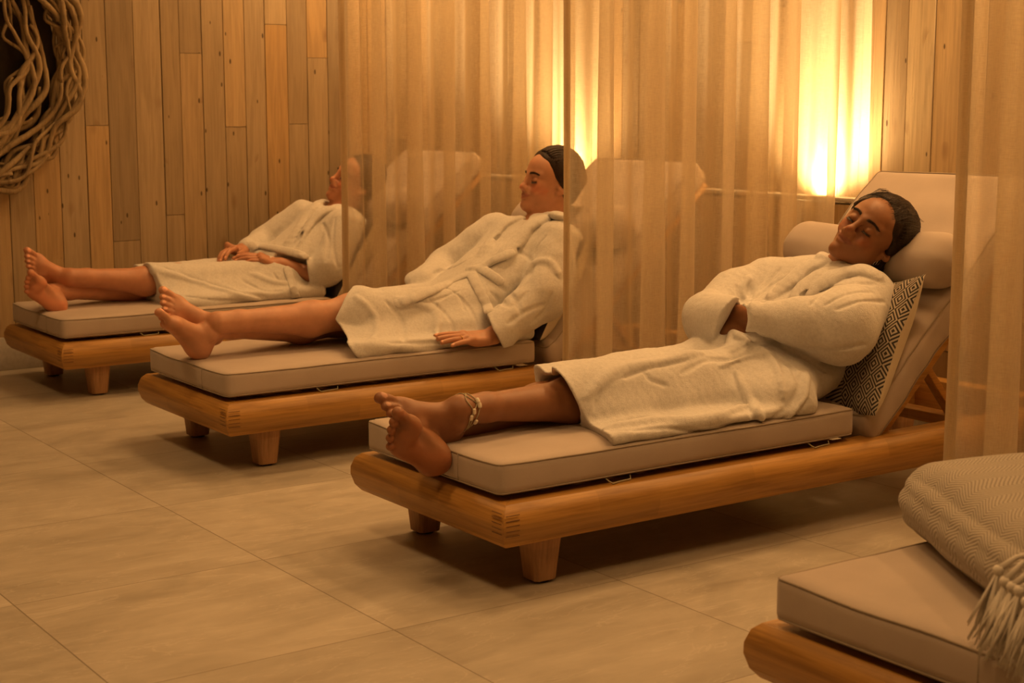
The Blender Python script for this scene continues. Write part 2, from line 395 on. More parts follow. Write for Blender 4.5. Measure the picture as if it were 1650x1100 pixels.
# low boxed-out ledge behind the headrests, the lamps stand in its channel
m = MB(); m.box((XL, -1.6, 0), (XL+.03, YL-.02, LEDGE-.02)); structure('trim_3', m, M_PLASTER)
cz = [.135, .29, .44, .60, LEDGE-.022]
V = []; F = []; T = []; rr = random.Random(3)
for i in range(4):
    ys = [-1.6, rr.uniform(0, 1.5), rr.uniform(2.2, 3.6), rr.uniform(4.2, 5.4), YL-.02]
    for j in range(4):
        n = len(V); t = rr.random()*.8
        mb = MB(); mb.box((XL-.014, ys[j]+.001, cz[i]+.0015), (XL, ys[j+1]-.001, cz[i+1]-.0015)); V += mb.v; F += [[n+q for q in f] for f in mb.f]; T += [t]*8
tag(obj('trim_4', V, F, mat_planks('weathered_boards_ledge', 1), smooth=False, attr={'tone': T}), kind='structure')
m = MB(); m.box((XL-.018, -1.6, LEDGE-.014), (XL+.045, YL-.02, LEDGE)); structure('trim_5', m, M_PAINT_LITLINE, bevel=.002)  # pale top edge: its colour stands in for the lamp-lit line on the ledge
m = MB(); m.box((-1.6, YL-.022, 0), (XL-.02, YL, .135)); structure('baseboard_left', m, M_PAINT_LITLINE, bevel=.003)
m = MB(); m.box((XL-.022, -1.6, 0), (XL, YL-.022, .135)); structure('baseboard_head', m, M_PAINT_LITLINE, bevel=.003)

# uplights standing in the channel behind the ledge
def uplight(y, label, power):
    r = empty('wall_uplight', (4.02, y, .60)); tag(r, label, 'lamp', 'uplights hidden behind the wall ledge')
    m = MB(); m.tube([(4.02, y, .60), (4.02, y, .70)], .032, 20); m.build('lamp_body', M_METAL, r, smooth=True, bevel=.002)
    m = MB(); m.tube([(4.02, y, .70), (4.02, y, .704)], .026, 20); m.build('lens', mat_glow('warm_lens', (1, .62, .25), 12), r)
    l = bpy.data.lights.new('uplight_glow', 'SPOT'); l.energy = power; l.color = (1.0, .64, .29); l.spot_size = math.radians(150); l.spot_blend = 1; l.shadow_soft_size = .05
    o = bpy.data.objects.new('uplight_glow', l); COL.objects.link(o); o.location = (0.0, 0, .125); o.rotation_euler = (math.pi, 0, 0); o.parent = r
m = MB(); m.box((XL+.03, -1.6, .57), (XH-.02, YL-.02, .60)); structure('trim_6', m, M_PLASTER)
uplight(3.90, 'round uplight glowing behind the ledge left of the nearest sleeping woman', 165)
uplight(5.36, 'round uplight glowing behind the ledge above the middle woman', 165)
uplight(2.50, 'unseen round uplight added behind the ledge beside the right-hand curtain', 165)  # out of view, added for the light it gives

# ------------------------------------------------------------------ soft boxes
def rbox(half, r, n=(16, 16, 6), bulge=(0, 0, 0), fn=None):
    """rounded cushion, centred; bulge swells each pair of faces"""
    h = np.array(half, float); key = {}; V = []; F = []
    def ax(k, i, m):
        # finer near the edges
        t = i/m*2-1; e = r/h[k]
        return math.copysign(abs(t)**.7, t) if m > 4 else t
    def vid(p):
        k = tuple(round(x, 5) for x in p)
        if k not in key: key[k] = len(V); V.append(p)
        return key[k]
    for a in range(3):
        b, c = (a+1) % 3, (a+2) % 3
        for sg in (-1, 1):
            for i in range(n[b]):
                for j in range(n[c]):
                    q = []
                    for (di, dj) in ((0, 0), (1, 0), (1, 1), (0, 1)):
                        p = [0, 0, 0]; p[a] = sg; p[b] = ax(b, i+di, n[b]); p[c] = ax(c, j+dj, n[c]); q.append(vid(p))
                    F.append(q if sg > 0 else q[::-1])
    P = np.array(V); X = P*h
    rr = np.minimum(r, h); Q = np.clip(X, -(h-rr), h-rr); D = X-Q
    nr = np.linalg.norm(D/rr, axis=1, keepdims=True); nr[nr == 0] = 1
    mx = np.max(np.abs(D/rr), axis=1, keepdims=True)
    X = Q + D/nr*mx
    for k in range(3):
        if bulge[k]:
            o = [j for j in range(3) if j != k]
            X[:, k] += np.sign(P[:, k])*bulge[k]*(np.abs(P[:, k])**3)*(1-P[:, o[0]]**4)*(1-P[:, o[1]]**4)
    if fn: X = fn(X, P)
    return X, F
def place(X, origin, R): return X @ np.array(R).T + np.array(origin)
def wr(X, amp, f=9, seed=0):
    """soft wrinkles"""
    rs = np.random.RandomState(seed); out = np.zeros(len(X))
    for i in range(5):
        k = rs.randn(3); k = k/np.linalg.norm(k)*f*(1+i*.5); out += np.sin(X@k+rs.rand()*6.28)/(1+i*.5)
    return out*amp/2
def roty(a): return np.array([[math.cos(a), 0, -math.sin(a)], [0, 1, 0], [math.sin(a), 0, math.cos(a)]])   # x axis tilts up

LW, LL, H0, H1, BA = .6375, 2.05, .114, .21, math.radians(43)
HINGE = (1.124, .235)
def prof(): return [(-.065, H1), (-.004, H1), (.009, H1-.012), (.017, H1-.035), (.0175, H0+.042), (.010, H0+.016), (-.003, H0), (-.065, H0)]
def rail(axis, side):
    """mitred rail swept along one side of the frame rectangle"""
    m = MB(); P = prof(); V = []
    for e in (0, 1):
        for d, z in P:
            if axis == 1:     # end rails run along Y
                x = -d if side == 0 else LL+d; y = -d if e == 0 else LW+d
            else:
                y = -d if side == 0 else LW+d; x = -d if e == 0 else LL+d
            V.append((x, y, z))
    n = len(P); F = [(i, (i+1) % n, n+(i+1) % n, n+i) for i in range(n)]+[tuple(range(n-1, -1, -1)), tuple(range(n, 2*n))]
    m.add(V, F); return m
def make_lounger():
    r = empty('sun_lounger')
    for s in (0, 1): rail(1, s).build('end_rail', M_WY, r, bevel=.0012); rail(0, s).build('side_rail', M_WX, r, bevel=.0012)
    for x in (.145, LL-.145):
        for y in (.053+.02, LW-.073):
            m = MB(); a, b = .041, .030; V = []
            for z, h in ((H0+.002, a), (.052, .0345), (.006, b)):
                c = h*.28
                for p in ((-h+c, -h), (h-c, -h), (h, -h+c), (h, h-c), (h-c, h), (-h+c, h), (-h, h-c), (-h, -h+c)): V.append((x+p[0], y+p[1], z))
            F = [tuple(range(8))]+[(8*k+i, 8*k+8+i, 8*k+8+(i+1) % 8, 8*k+(i+1) % 8) for k in (0, 1) for i in range(8)]+[tuple(range(23, 15, -1))]
            m.add(V, F); lg = m.build('leg', M_WZ, r, bevel=.002)
            m = MB(); m.tube([(x, y, 0), (x, y, .007)], .022, 16); m.build('foot_pad', M_BLACK, lg)
    # finger joints at the foot corners: thin dark glue lines
    m = MB()
    for k in range(5):
        z = H0+.030+k*.0115; m.box((-.010, -.0180, z), (.026, -.0160, z+.0014)); m.box((-.0180, -.010, z+.0057), (-.0160, .026, z+.0071))
    m.build('finger_joint', mat_fj, r)
    for k in range(11):
        x = .10+k*.093; m = MB(); m.box((x, .055, H1-.022), (x+.06, LW-.055, H1-.004)); m.build('slat', M_WY, r, bevel=.002)
    m = MB(); m.box((1.575, .065, H1-.032), (1.635, LW-.065, H1-.002)); m.build('cross_bar', M_WY, r, bevel=.002)
    m = MB(); m.box((1.06, .065, H0+.02), (1.10, LW-.065, H1-.03)); m.build('cross_bar', M_WY, r, bevel=.002)
    # tilted back frame and its slats
    ca, sa = math.cos(BA), math.sin(BA)
    def bp(s, n, y): return (HINGE[0]+s*ca-n*sa, y, HINGE[1]+s*sa+n*ca)
    for y in (.075, LW-.075):
        m = MB(); m.bar(bp(.06, -.112, y), bp(.93, -.112, y), .024, .034, (0, 1, 0)) ; m.build('back_rail', M_WX, r, bevel=.002)
    for k in range(9):
        s = .10+k*.095; m = MB(); m.bar(bp(s, -.092, .068), bp(s, -.092, LW-.068), .055, .010, (-sa, 0, ca)); m.build('back_slat', M_WY, r, bevel=.0015)
    for y in (.115, LW-.115):
        m = MB(); m.bar(bp(.34, -.135, y), (1.60, y, H1+.004), .020, .034, (0, 1, 0)); m.build('prop', M_WX, r, bevel=.002)
    return r
def make_cushion():
    r = empty('lounger_cushion')
    hx, hy, hz = .556, .289, .038
    def f(X, P):
        X = X.copy(); X[:, 2] += wr(X*[1, 1, .3], .0022, 14, 4)*(P[:, 2] > 0)
        X[:, 1] += wr(X, .0022, 26, 5)*np.sign(P[:, 1])*(np.abs(P[:, 1]) > .9); return X
    X, F = rbox((hx, hy, hz), .014, (44, 26, 6), (.003, .004, .006), f)
    o = (.004+hx, .03+hy, .2215+hz)
    st = obj('seat_pad', place(X, o, np.eye(3)), F, M_CANVAS, r)
    def piping(hx, hy, hz, o, R, par, fn, r_, nm='piping'):
        ins = r_*(1-math.sqrt(max(0, 1-((r_-.006)/r_)**2))); hx -= ins; hy -= ins
        for z in (hz-.006, -hz+.006):
            P = []; rr = .014
            for cxx, cyy, a0 in ((hx-rr, hy-rr, 0), (-hx+rr, hy-rr, 90), (-hx+rr, -hy+rr, 180), (hx-rr, -hy+rr, 270)):
                for k in range(5):
                    a = math.radians(a0+k*22.5); P.append((cxx+rr*math.cos(a), cyy+rr*math.sin(a), z))
            # subdivide straight runs and follow the swell
            Q = []
            for i in range(len(P)):
                a = np.array(P[i]); b = np.array(P[(i+1) % len(P)]); n = max(1, int(np.linalg.norm(b-a)/.04))
                for k in range(n):
                    q = a+(b-a)*k/n
                    q[0] += math.copysign(.003*(1-min(1, abs(q[1]/hy))**4), q[0])*(abs(q[0]) > hx*.97)
                    q[1] += math.copysign(.004*(1-min(1, abs(q[0]/hx))**4), q[1])*(abs(q[1]) > hy*.97)
                    Q.append(q)
            Q = np.array(Q); Q = place(fn(Q, Q/np.array([hx+ins, hy+ins, hz])), o, R); m = MB(); m.tube([tuple(q) for q in Q], .0021, 6, close=True); m.build(nm, M_PIPE, par, smooth=True)
    piping(hx, hy, hz, o, np.eye(3), st, f, .014)
    # seams across the end and side boxing
    m = MB(); m.tube([(.004-.0015, .03+.16, .228), (.0015, .03+.16, .26), (.004-.0015, .03+.16, .292)], .0016, 6); m.build('seam', M_PIPE, st, smooth=True)
    # back pad
    hx2 = .455; R = roty(BA)
    def f2(X, P):
        X = X.copy(); k = np.exp(-((P[:, 0]+.75)/.22)**2)*np.abs(np.sin(X[:, 0]*95+X[:, 1]*6))
        X[:, 2] += wr(X, .004, 18, 7)-.005*k*(P[:, 2] > 0); X[:, 1] += wr(X, .004, 22, 8)*np.sign(P[:, 1])*(np.abs(P[:, 1]) > .9)
        X[:, 0] += .02*(P[:, 2])*(P[:, 0] < -.9); return X
    ca, sa = math.cos(BA), math.sin(BA); s, n = hx2+.028, -.043
    o2 = (HINGE[0]+s*ca-n*sa, .03+hy, HINGE[1]+s*sa+n*ca)
    X, F = rbox((hx2, hy, .042), .022, (40, 26, 6), (.004, .004, .006), f2)
    bk = obj('back_pad', place(X, o2, R), F, M_CANVAS, r)
    piping(hx2, hy, .042, o2, R, bk, f2, .022)
    # ties knotted to the slats
    for x in (.30, .95):
        m = MB(); m.tube([(x, .034, .224), (x+.004, .02, .217), (x+.01, .016, .2125), (x+.03, .022, .213), (x+.07, .026, .2135), (x+.074, .034, .222)], .0016, 5); m.build('tie_cord', M_CORD, r, smooth=True)
    return r
def make_bolster():
    r = empty('headrest_bolster', (HINGE[0]+.3, LW/2, .55))
    ca, sa = math.cos(BA), math.sin(BA); s, n = .54, .064
    def f(X, P):
        X = X.copy(); u = X[:, 1]/.315
        X[:, 2] -= .026*np.exp(-(u/.42)**2)*(P[:, 2] > 0)
        k = np.clip((np.abs(u)-.82)/.18, 0, 1); ang = np.arctan2(X[:, 2], X[:, 0])
        X[:, [0, 2]] *= (1-.16*k**2+.02*k*np.cos(ang*9))[:, None]
        X += (wr(X, .0025, 22, 3))[:, None]*np.array([1, 0, 1]); return X
    X, F = rbox((.080, .312, .070), .069, (14, 40, 14), (.0, .0, .0), f)
    b = obj('bolster_pad', place(X, (HINGE[0]+s*ca-n*sa, LW/2, HINGE[1]+s*sa+n*ca), roty(BA)), F, M_CANVAS, r)
    # strap over the top of the back pad
    m = MB()
    for y in (.14, LW-.14):
        P = [(HINGE[0]+q*ca-k*sa, y, HINGE[1]+q*sa+k*ca) for q, k in ((.60, .03), (.70, .0085), (.85, .0085), (.93, .006), (.955, -.02), (.955, -.07))]
        for a, b2 in zip(P[:-1], P[1:]): m.bar(a, b2, .03, .003, (0, 1, 0)) if False else None
    return r
mat_fj = mat_plain('glue_line', (.17, .085, .03), .6)
def copy_tree(o, parent=None):
    c = o.copy(); COL.objects.link(c); c.parent = parent
    for ch in list(o.children): copy_tree(ch, c)
    return c
LX, LY = 1.866, (5.49, 4.0925, 2.6918)
L4 = (1.778, 1.183)
POS = [(LX, LY[0]), (LX, LY[1]), (LX, LY[2]), L4]
names = ['farthest teak sun lounger by the board wall', 'middle teak sun lounger between the two linen curtains', 'nearest occupied teak sun lounger, its woman wearing an anklet', 'cropped teak sun lounger with nobody on it in the right foreground']
cnames = ['beige canvas cushion under the farthest woman', 'beige canvas cushion under the middle woman', 'beige canvas cushion under the woman with folded arms', 'empty beige canvas cushion in the right foreground, a throw lying on it']
bnames = ['beige headrest bolster behind the farthest woman', 'beige headrest bolster behind the middle woman, seen through linen', 'beige headrest bolster under the head of the woman with folded arms', None]
pl, pc, pb = make_lounger(), make_cushion(), make_bolster()
pb0 = pb.location.copy()
for i, (x, y) in enumerate(POS):
    a = pl if i == 0 else copy_tree(pl); a.location = (x, y, 0); tag(a, names[i], 'sun lounger', 'teak sun loungers in a row')
    c = pc if i == 0 else copy_tree(pc); c.location = (x, y, 0); tag(c, cnames[i], 'cushion', 'canvas cushions on the loungers')
    if bnames[i]:
        b = pb if i == 0 else copy_tree(pb); b.location = pb0+Vector((x, y, 0)); tag(b, bnames[i], 'pillow', 'headrest bolsters')

# patterned scatter cushions behind the backs
def make_pillow(nm, label, yc, bot, top, hy, front, back, yaw=0.0, thick=.075):
    bx, bz = bot; tx, tz = top; h = math.hypot(tx-bx, tz-bz)/2; a = math.atan2(tz-bz, tx-bx)
    r = empty(nm, (bx, yc, bz)); tag(r, label, 'pillow', 'woven scatter cushions')
    n = 36; V = []; PU = []; PV = []; S = []
    for sg in (1, -1):
        for i in range(n+1):
            for j in range(n+1):
                u, v = i/n*2-1, j/n*2-1
                pin = 1-.07*(1-v*v) if True else 1; pin2 = 1-.07*(1-u*u)
                t = thick*((1-abs(u)**2.6)*(1-abs(v)**2.6))**.55
                V.append((v*h*pin2, u*hy*pin, sg*t)); PU.append(u*hy); PV.append(v*h); S.append(sg)
    V = np.array(V); V[:, 2] = np.where(V[:, 2] > 0, V[:, 2]*.72, V[:, 2]*1.35); V[:, 2] += .060*np.clip(-V[:, 1]/hy, 0, 1)**2.2; V[:, 2] += wr(V, .003, 24, 2)*(np.abs(V[:, 2]) > .004)
    R = roty(a) @ np.array([[math.cos(yaw), -math.sin(yaw), 0], [math.sin(yaw), math.cos(yaw), 0], [0, 0, 1]])
    o = ((bx+tx)/2, yc, (bz+tz)/2); W = place(V, o, R); m2 = (n+1)**2
    def faces(off, flip):
        F = []
        for i in range(n):
            for j in range(n):
                q = [off+i*(n+1)+j, off+(i+1)*(n+1)+j, off+(i+1)*(n+1)+j+1, off+i*(n+1)+j+1]; F.append(q if flip else q[::-1])
        return F
    obj('front_panel', W[:m2], faces(0, False), front, r, attr={'pu': PU[:m2], 'pv': PV[:m2]})
    obj('back_panel', W[m2:], faces(0, True), back, r)
    return r

# ------------------------------------------------------------------ linen curtains
def curtain(yc, x0, x1, seed, label, folds=9, amp=.050):
    r = empty('linen_curtain', (x0, yc, 0)); tag(r, label, 'curtain', 'linen curtains between the loungers')
    rs = random.Random(seed); n = folds*26; rows = 30; zt, zb = CEIL-.03, .015
    ph = []; a = 0
    W_ = [rs.uniform(.75, 1.3) for _ in range(folds)]; A_ = [rs.uniform(.65, 1.25) for _ in range(folds+1)]; B_ = [rs.uniform(.15, .55) for _ in range(folds+1)]
    tot = sum(W_); V = []; cum = [sum(W_[:i])/tot for i in range(folds+1)]
    for k in range(rows+1):
        f = k/rows; z = zt+(zb-zt)*f
        for i in range(n+1):
            t = i/26; j = min(folds-1, int(t)); fr = t-j
            A = A_[j]*(1-fr)+A_[j+1]*fr; B = B_[j]*(1-fr)+B_[j+1]*fr
            x = x0+(cum[j]+(cum[j+1]-cum[j])*fr)*(x1-x0)
            p = 2*math.pi*t
            loose = .75+.35*f
            sq = math.sin(p)*(1.25-.25*math.sin(p)**2); y = yc+amp*A*loose*sq+.006*math.sin(p*2.3+z*2+seed)*f
            x += -B*(x1-x0)/folds*.42*math.sin(2*p)*loose+.004*math.sin(z*3+j*1.7)*f
            if i < 8: y = yc+(y-yc)*(i/8); x = x0+(x-x0)*(i/8)+.003*math.sin(z*2.1)
            V.append((x, y, z))
    hemw = 6; F1 = []; F2 = []
    for k in range(rows):
        for i in range(n):
            q = [k*(n+1)+i, k*(n+1)+i+1, (k+1)*(n+1)+i+1, (k+1)*(n+1)+i]
            (F2 if i < 1 else F1).append(q)
    obj('panel', V, F1, M_CURT, r)
    # turned leading hem, doubled cloth
    m = MB(); V2 = []; W = []
    for k in range(rows+1):
        f = k/rows; z = zt+(zb-zt)*f; a = Vector(V[k*(n+1)]); b = Vector(V[k*(n+1)+3]); d = (b-a).normalized(); s = Vector((-d.y, d.x, 0))
        for q in ((0, -.0012), (.016, -.0014), (.030, -.0012), (.030, .0012), (.016, .0014), (0, .0012)): V2.append(tuple(a+d*(q[0]-.004)+s*q[1]))
    F = []
    for k in range(rows):
        for i in range(6): F.append([k*6+i, k*6+(i+1) % 6, k*6+6+(i+1) % 6, k*6+6+i])
    obj('hem', V2, F, M_HEM, r)
    m = MB(); m.box((x0-.05, yc-.012, CEIL-.03), (x1, yc+.012, CEIL)); t = m.build('ceiling_track', M_METAL, r)
    return r
curtain(5.11, 2.825, 4.05, 3, 'sheer linen curtain between the farthest and the middle lounger', 8)
curtain(3.71, 2.80, 4.05, 8, 'sheer linen curtain hanging behind the nearest sleeping woman', 8)
curtain(2.31, 2.865, 4.05, 5, 'sheer linen curtain at the right edge of the photo', 7)

make_pillow('scatter_pillow', 'black and sand diamond patterned cushion behind the woman with folded arms', LY[2]+.262, (3.052, .238), (3.250, .590), .270, M_ETH, M_PILBACK, yaw=.05)
make_pillow('scatter_pillow', 'dark scatter cushion with cream back behind the middle woman', LY[1]+.30, (3.055, .262), (3.26, .60), .262, M_BLACKCLOTH, M_PILBACK)
make_pillow('scatter_pillow', 'dark scatter cushion tucked behind the farthest woman', LY[0]+.30, (3.055, .262), (3.26, .60), .262, M_BLACKCLOTH, M_PILBACK)

# ------------------------------------------------------------------ folded throw with fringe
def make_throw():
    ax = np.array([-.51, -.86, 0]); ax /= np.linalg.norm(ax); wd = np.array([.86, -.51, 0]); wd /= np.linalg.norm(wd)
    A = np.array([2.158, 1.875, 0]); half = np.array([.40, .20, .064])
    C_ = A+ax*half[0]+wd*half[1]; C_[2] = .304+half[2]
    r = empty('folded_throw', tuple(C_-[0, 0, half[2]])); tag(r, 'herringbone wool throw folded on the empty foreground cushion', 'blanket')
    R = np.stack([ax, wd, np.array([0, 0, 1.0])], axis=1)
    def f(X, P):
        X = X.copy()
        X[:, 2] += (X[:, 0] < 0)*0+.012*np.sin(X[:, 1]*7+1)*(P[:, 2] > 0)+wr(X, .005, 14, 2)
        # folded layers read as grooves on the sides
        g = np.abs(np.sin((X[:, 2]+.064)/.128*math.pi*3)); side = np.clip((np.maximum(np.abs(P[:, 1]), np.abs(P[:, 0]))-.9)/.1, 0, 1)
        X[:, 0] *= 1-.02*(1-g)*side; X[:, 1] *= 1-.02*(1-g)*side
        X[:, 0] += wr(X, .006, 20, 6); return X
    X, F = rbox(half, .060, (60, 40, 26), (.012, .012, .012), f)
    W = place(X, C_, R)
    obj('blanket', W, F, M_THROW, r, attr={'pu': X[:, 0]+X[:, 2]*.4, 'pv': X[:, 1]+np.sign(X[:, 1])*0+X[:, 2]})
    rs = random.Random(4)
    for k in range(11):
        s = .60+k*.026; base = A+ax*s+wd*(-.012)
        top = Vector((base[0], base[1], .425-.012*rs.random())); m = MB()
        kn = top+Vector((-.022, .012, -.016-.012*rs.random())); m.tube([top+Vector((.03, -.018, .010)), top, kn], [.003, .004, .006], 8)
        m.tube([kn+Vector((0, 0, .006)), kn, kn+Vector((0, 0, -.008))], [.006, .009, .006], 10)
        for q in range(24):
            a = rs.random()*6.28; rr = rs.random()*.020; e = Vector((math.cos(a)*rr-.022-.02*rs.random(), math.sin(a)*rr+.004, -.075-.035*rs.random()))
            mid = kn+e*.5+Vector((rs.uniform(-.006, .006), rs.uniform(-.006, .006), 0)); 
            end = kn+e; end.z = max(end.z, .303)
            m.tube([kn, mid, end], [.0016, .0019, .0010], 5)
        m.build('tassel', M_TASSEL, r, smooth=True)
make_throw()

# ------------------------------------------------------------------ driftwood wreath on the boards
def make_wreath():
    xc, zc, y0 = 1.648, 1.25, YL-.02
    r = empty('driftwood_wreath', (xc, y0, zc)); tag(r, 'large round wall wreath of wavy dried vine branches', 'wreath')
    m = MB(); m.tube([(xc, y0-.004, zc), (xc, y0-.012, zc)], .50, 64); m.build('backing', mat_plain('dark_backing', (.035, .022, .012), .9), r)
    rs = random.Random(12)
    for k in range(92):
        R0 = .22+.36*math.sqrt(rs.random()) if k > 26 else .50+.075*rs.random(); a0 = rs.random()*2*math.pi if k > 40 else rs.uniform(-1.9, .9); ln = rs.uniform(.35, .85)/max(R0, .3)*.8
        dp = .02+rs.random()*.07*(1 if k > 10 else .5); th = rs.uniform(.0075, .0135)*(1.15 if k % 5 == 0 else 1)
        P = []; Rr = []; n = 44; w1, w2 = rs.uniform(9, 16), rs.uniform(18, 30); p1, p2 = rs.random()*6, rs.random()*6; am = rs.uniform(.014, .036)
        for i in range(n):
            t = i/(n-1); a = a0+ln*(t-.5)*1.6
            rad = R0+am*math.sin(w1*t*1.4+p1)+.006*math.sin(w2*t+p2)+(rs.random()-.5)*.002
            rad = min(rad, .60)
            P.append((xc+rad*math.cos(a), y0-dp-.012*math.sin(w1*t+p2)-th, zc+rad*math.sin(a)))
            Rr.append(th*(.35+.65*math.sin(math.pi*min(1, max(0, t*.96+.02)))**.4)*(1+.12*math.sin(17*t+p1)))
        m = MB(); m.tube(P, Rr, 8); m.build('branch', M_DRIFT, r, smooth=True)
make_wreath()
#SECTION_PEOPLE
# ------------------------------------------------------------------ sculpting kit: smooth-blended solids meshed on a sparse grid
fa = lambda *a: np.array(a, dtype=np.float32)
_c, _s = math.cos(YAW), math.sin(YAW)
FW = np.array([_c*math.cos(PITCH), _s*math.cos(PITCH), -math.sin(PITCH)]); RT = np.array([_s, -_c, 0]); UP = np.cross(RT, FW)
def unit(v): v = np.array(v, float); return v/np.linalg.norm(v)
class Field:
    def __init__(s): s.p = []
    def copy(s): f = Field(); f.p = list(s.p); return f
    def _a(s, op, k, fn, c, r): s.p.append((op, np.float32(max(k, 1e-5)), fn, np.array(c, np.float32), float(r)))
    def cone(s, a, b, ra, rb, k=.01, op='u', flat=None, fs=1.0):
        """tapered limb; flat = direction in which the section is squashed by fs"""
        a = np.array(a, np.float32); b = np.array(b, np.float32); ab = b-a; L2 = float(ab@ab)+1e-12
        n = None if flat is None else unit(flat).astype(np.float32)
        def fn(P):
            q = P-a; t = np.clip(q@ab/L2, 0, 1); d = q-t[..., None]*ab
            if n is not None: d = d+((d@n)*(1/fs-1))[..., None]*n
            l = np.sqrt(np.einsum('...i,...i', d, d))
            r = l-(ra+(rb-ra)*t)
            return r if n is None else r*min(1, (1+fs)/2)
        s._a(op, k, fn, (a+b)/2, math.sqrt(L2)/2+max(ra, rb)); return s
    def ell(s, c, r, R=None, k=.01, op='u'):
        c = np.array(c, np.float32); ri = (1/np.array(r)).astype(np.float32); M = None if R is None else np.array(R, np.float32).T
        def fn(P):
            q = P-c
            if M is not None: q = q@M
            q = q*ri; k0 = np.sqrt(np.einsum('...i,...i', q, q)); q = q*ri; k1 = np.sqrt(np.einsum('...i,...i', q, q))+1e-6
            return k0*(k0-1)/k1
        s._a(op, k, fn, c, max(r)); return s
    def rb(s, c, h, r, R=None, k=.01, op='u'):
        c = np.array(c, np.float32); h = np.array(h, np.float32)-r; M = None if R is None else np.array(R, np.float32).T
        def fn(P):
            q = P-c
            if M is not None: q = q@M
            q = np.abs(q)-h; m = np.maximum(q, 0)
            return np.sqrt(np.einsum('...i,...i', m, m))+np.minimum(q.max(-1), 0)-r
        s._a(op, k, fn, c, float(np.linalg.norm(h))+r); return s
    def tube(s, P, r, k=.01, op='u'):
        P = [np.array(p, float) for p in P]; r = r if hasattr(r, '__len__') else [r]*len(P)
        fns = []
        T = Field()
        for i in range(len(P)-1): T.cone(P[i], P[i+1], r[i], r[i+1])
        fl = [q[2] for q in T.p]
        def fn(X):
            d = fl[0](X)
            for g in fl[1:]: d = np.minimum(d, g(X))
            return d
        c = sum(P)/len(P); s._a(op, k, fn, c, max(np.linalg.norm(p-c) for p in P)+max(r)); return s
    def cut(s, o, n, k=.004, c=None, r=9):
        """keep the side the normal points to"""
        o = np.array(o, np.float32); n = unit(n).astype(np.float32)
        s._a('i', k, lambda P: -(P-o)@n, o if c is None else c, r); return s
    def fld(s, g, c, r, k=.01, op='u'):
        def fn(P):
            n = P.shape[0]; Q = P.reshape(-1, 1, 3) if P.ndim == 2 else P
            D = g.ev(Q, Q.mean(1), .5); return D.reshape(P.shape[:-1])
        s._a(op, k, fn, c, r); return s
    def grad(s, P, e=.003):
        P = np.array(P, float); G = np.stack([s.at(P+np.eye(3)[i]*e)-s.at(P-np.eye(3)[i]*e) for i in range(3)], 1); return G/(np.linalg.norm(G, axis=1, keepdims=True)+1e-9)
    def disp(s, fn, c=(0, 0, 0), r=1e3): s._a('d', 0, fn, c, r); return s
    def ev(s, P, C, br):
        """P (B,M,3) blocks, C (B,3) centres, br block radius"""
        D = np.full(P.shape[:2], .25, np.float32)
        for op, k, fn, c, r in s.p:
            m = np.sqrt(((C-c)**2).sum(1)) < r+br+float(k)*1.5+.02
            if not m.any(): continue
            al = m.all(); X = P if al else P[m]; d = D if al else D[m]
            if op == 'd': e = d+fn(X)
            else:
                g = fn(X)
                if op == 'u': h = np.maximum(k-np.abs(d-g), 0)/k; e = np.minimum(d, g)-h*h*k*.25
                elif op == 's': g = -g; h = np.maximum(k-np.abs(d-g), 0)/k; e = np.maximum(d, g)+h*h*k*.25
                else: h = np.maximum(k-np.abs(d-g), 0)/k; e = np.maximum(d, g)+h*h*k*.25
            if al: D = e
            else: D[m] = e
        return D
    def at(s, P): P = np.asarray(P, np.float32).reshape(-1, 3); return s.ev(P[:, None, :], P, 0.0)[:, 0]
    def hit(s, uv, t0=2.2, t1=8.5):
        """where the camera rays through these pixels meet the surface"""
        uv = np.array(uv, float).reshape(-1, 2); D = FW+RT*((uv[:, :1]-825)/FPX)+UP*((550-uv[:, 1:])/FPX)
        nrm = np.linalg.norm(D, axis=1, keepdims=True); D = D/nrm; t = np.full(len(uv), t0); O = np.array(CAM)
        done = np.zeros(len(uv), bool); best = np.full(len(uv), 9.); bt = t.copy()
        for _ in range(400):
            d = s.at(O+D*t[:, None]).astype(float); bb = (d < best) & ~done; best[bb] = d[bb]; bt[bb] = t[bb]
            done |= d < .0008; st = np.where(done | (t > t1), 0, np.maximum(d*.6, .0006)); t = t+st
            if (done | (t > t1)).all(): break
        return O+D*np.where(done, t, bt)[:, None], D
    def mesh(s, h, lo, hi, off=0.0):
        lo = np.array(lo, float); hi = np.array(hi, float); B = 8
        nb = np.ceil((hi-lo)/(B*h)).astype(int); dims = nb*B+1
        gi = np.stack(np.meshgrid(*[np.arange(k) for k in nb], indexing='ij'), -1).reshape(-1, 3)
        C = (lo+(gi+.5)*B*h).astype(np.float32); rad = B*h*.87
        dc = np.concatenate([s.ev(C[i:i+20000, None, :], C[i:i+20000], 0.0)[:, 0] for i in range(0, len(C), 20000)])-off
        near = np.abs(dc) < rad*1.35+.012
        A = np.ones(dims, np.float32)
        for (x, y, z) in gi[(dc < 0) & ~near]: A[x*B:x*B+B+1, y*B:y*B+B+1, z*B:z*B+B+1] = -1
        gn = gi[near]; Cn = C[near]; o = np.arange(B+1)*h
        loc = np.stack(np.meshgrid(o, o, o, indexing='ij'), -1).reshape(-1, 3)
        for i in range(0, len(gn), 600):
            g = gn[i:i+600]; base = lo+g*B*h
            P = (base[:, None, :]+loc[None]).astype(np.float32); D = s.ev(P, Cn[i:i+600], rad)-off
            D = D.reshape(-1, B+1, B+1, B+1)
            for j, (x, y, z) in enumerate(g): A[x*B:x*B+B+1, y*B:y*B+B+1, z*B:z*B+B+1] = D[j]
        for ax in range(3):          # close the solid where it leaves the box
            sl = [slice(None)]*3; sl[ax] = 0; A[tuple(sl)] = .5; sl[ax] = -1; A[tuple(sl)] = .5
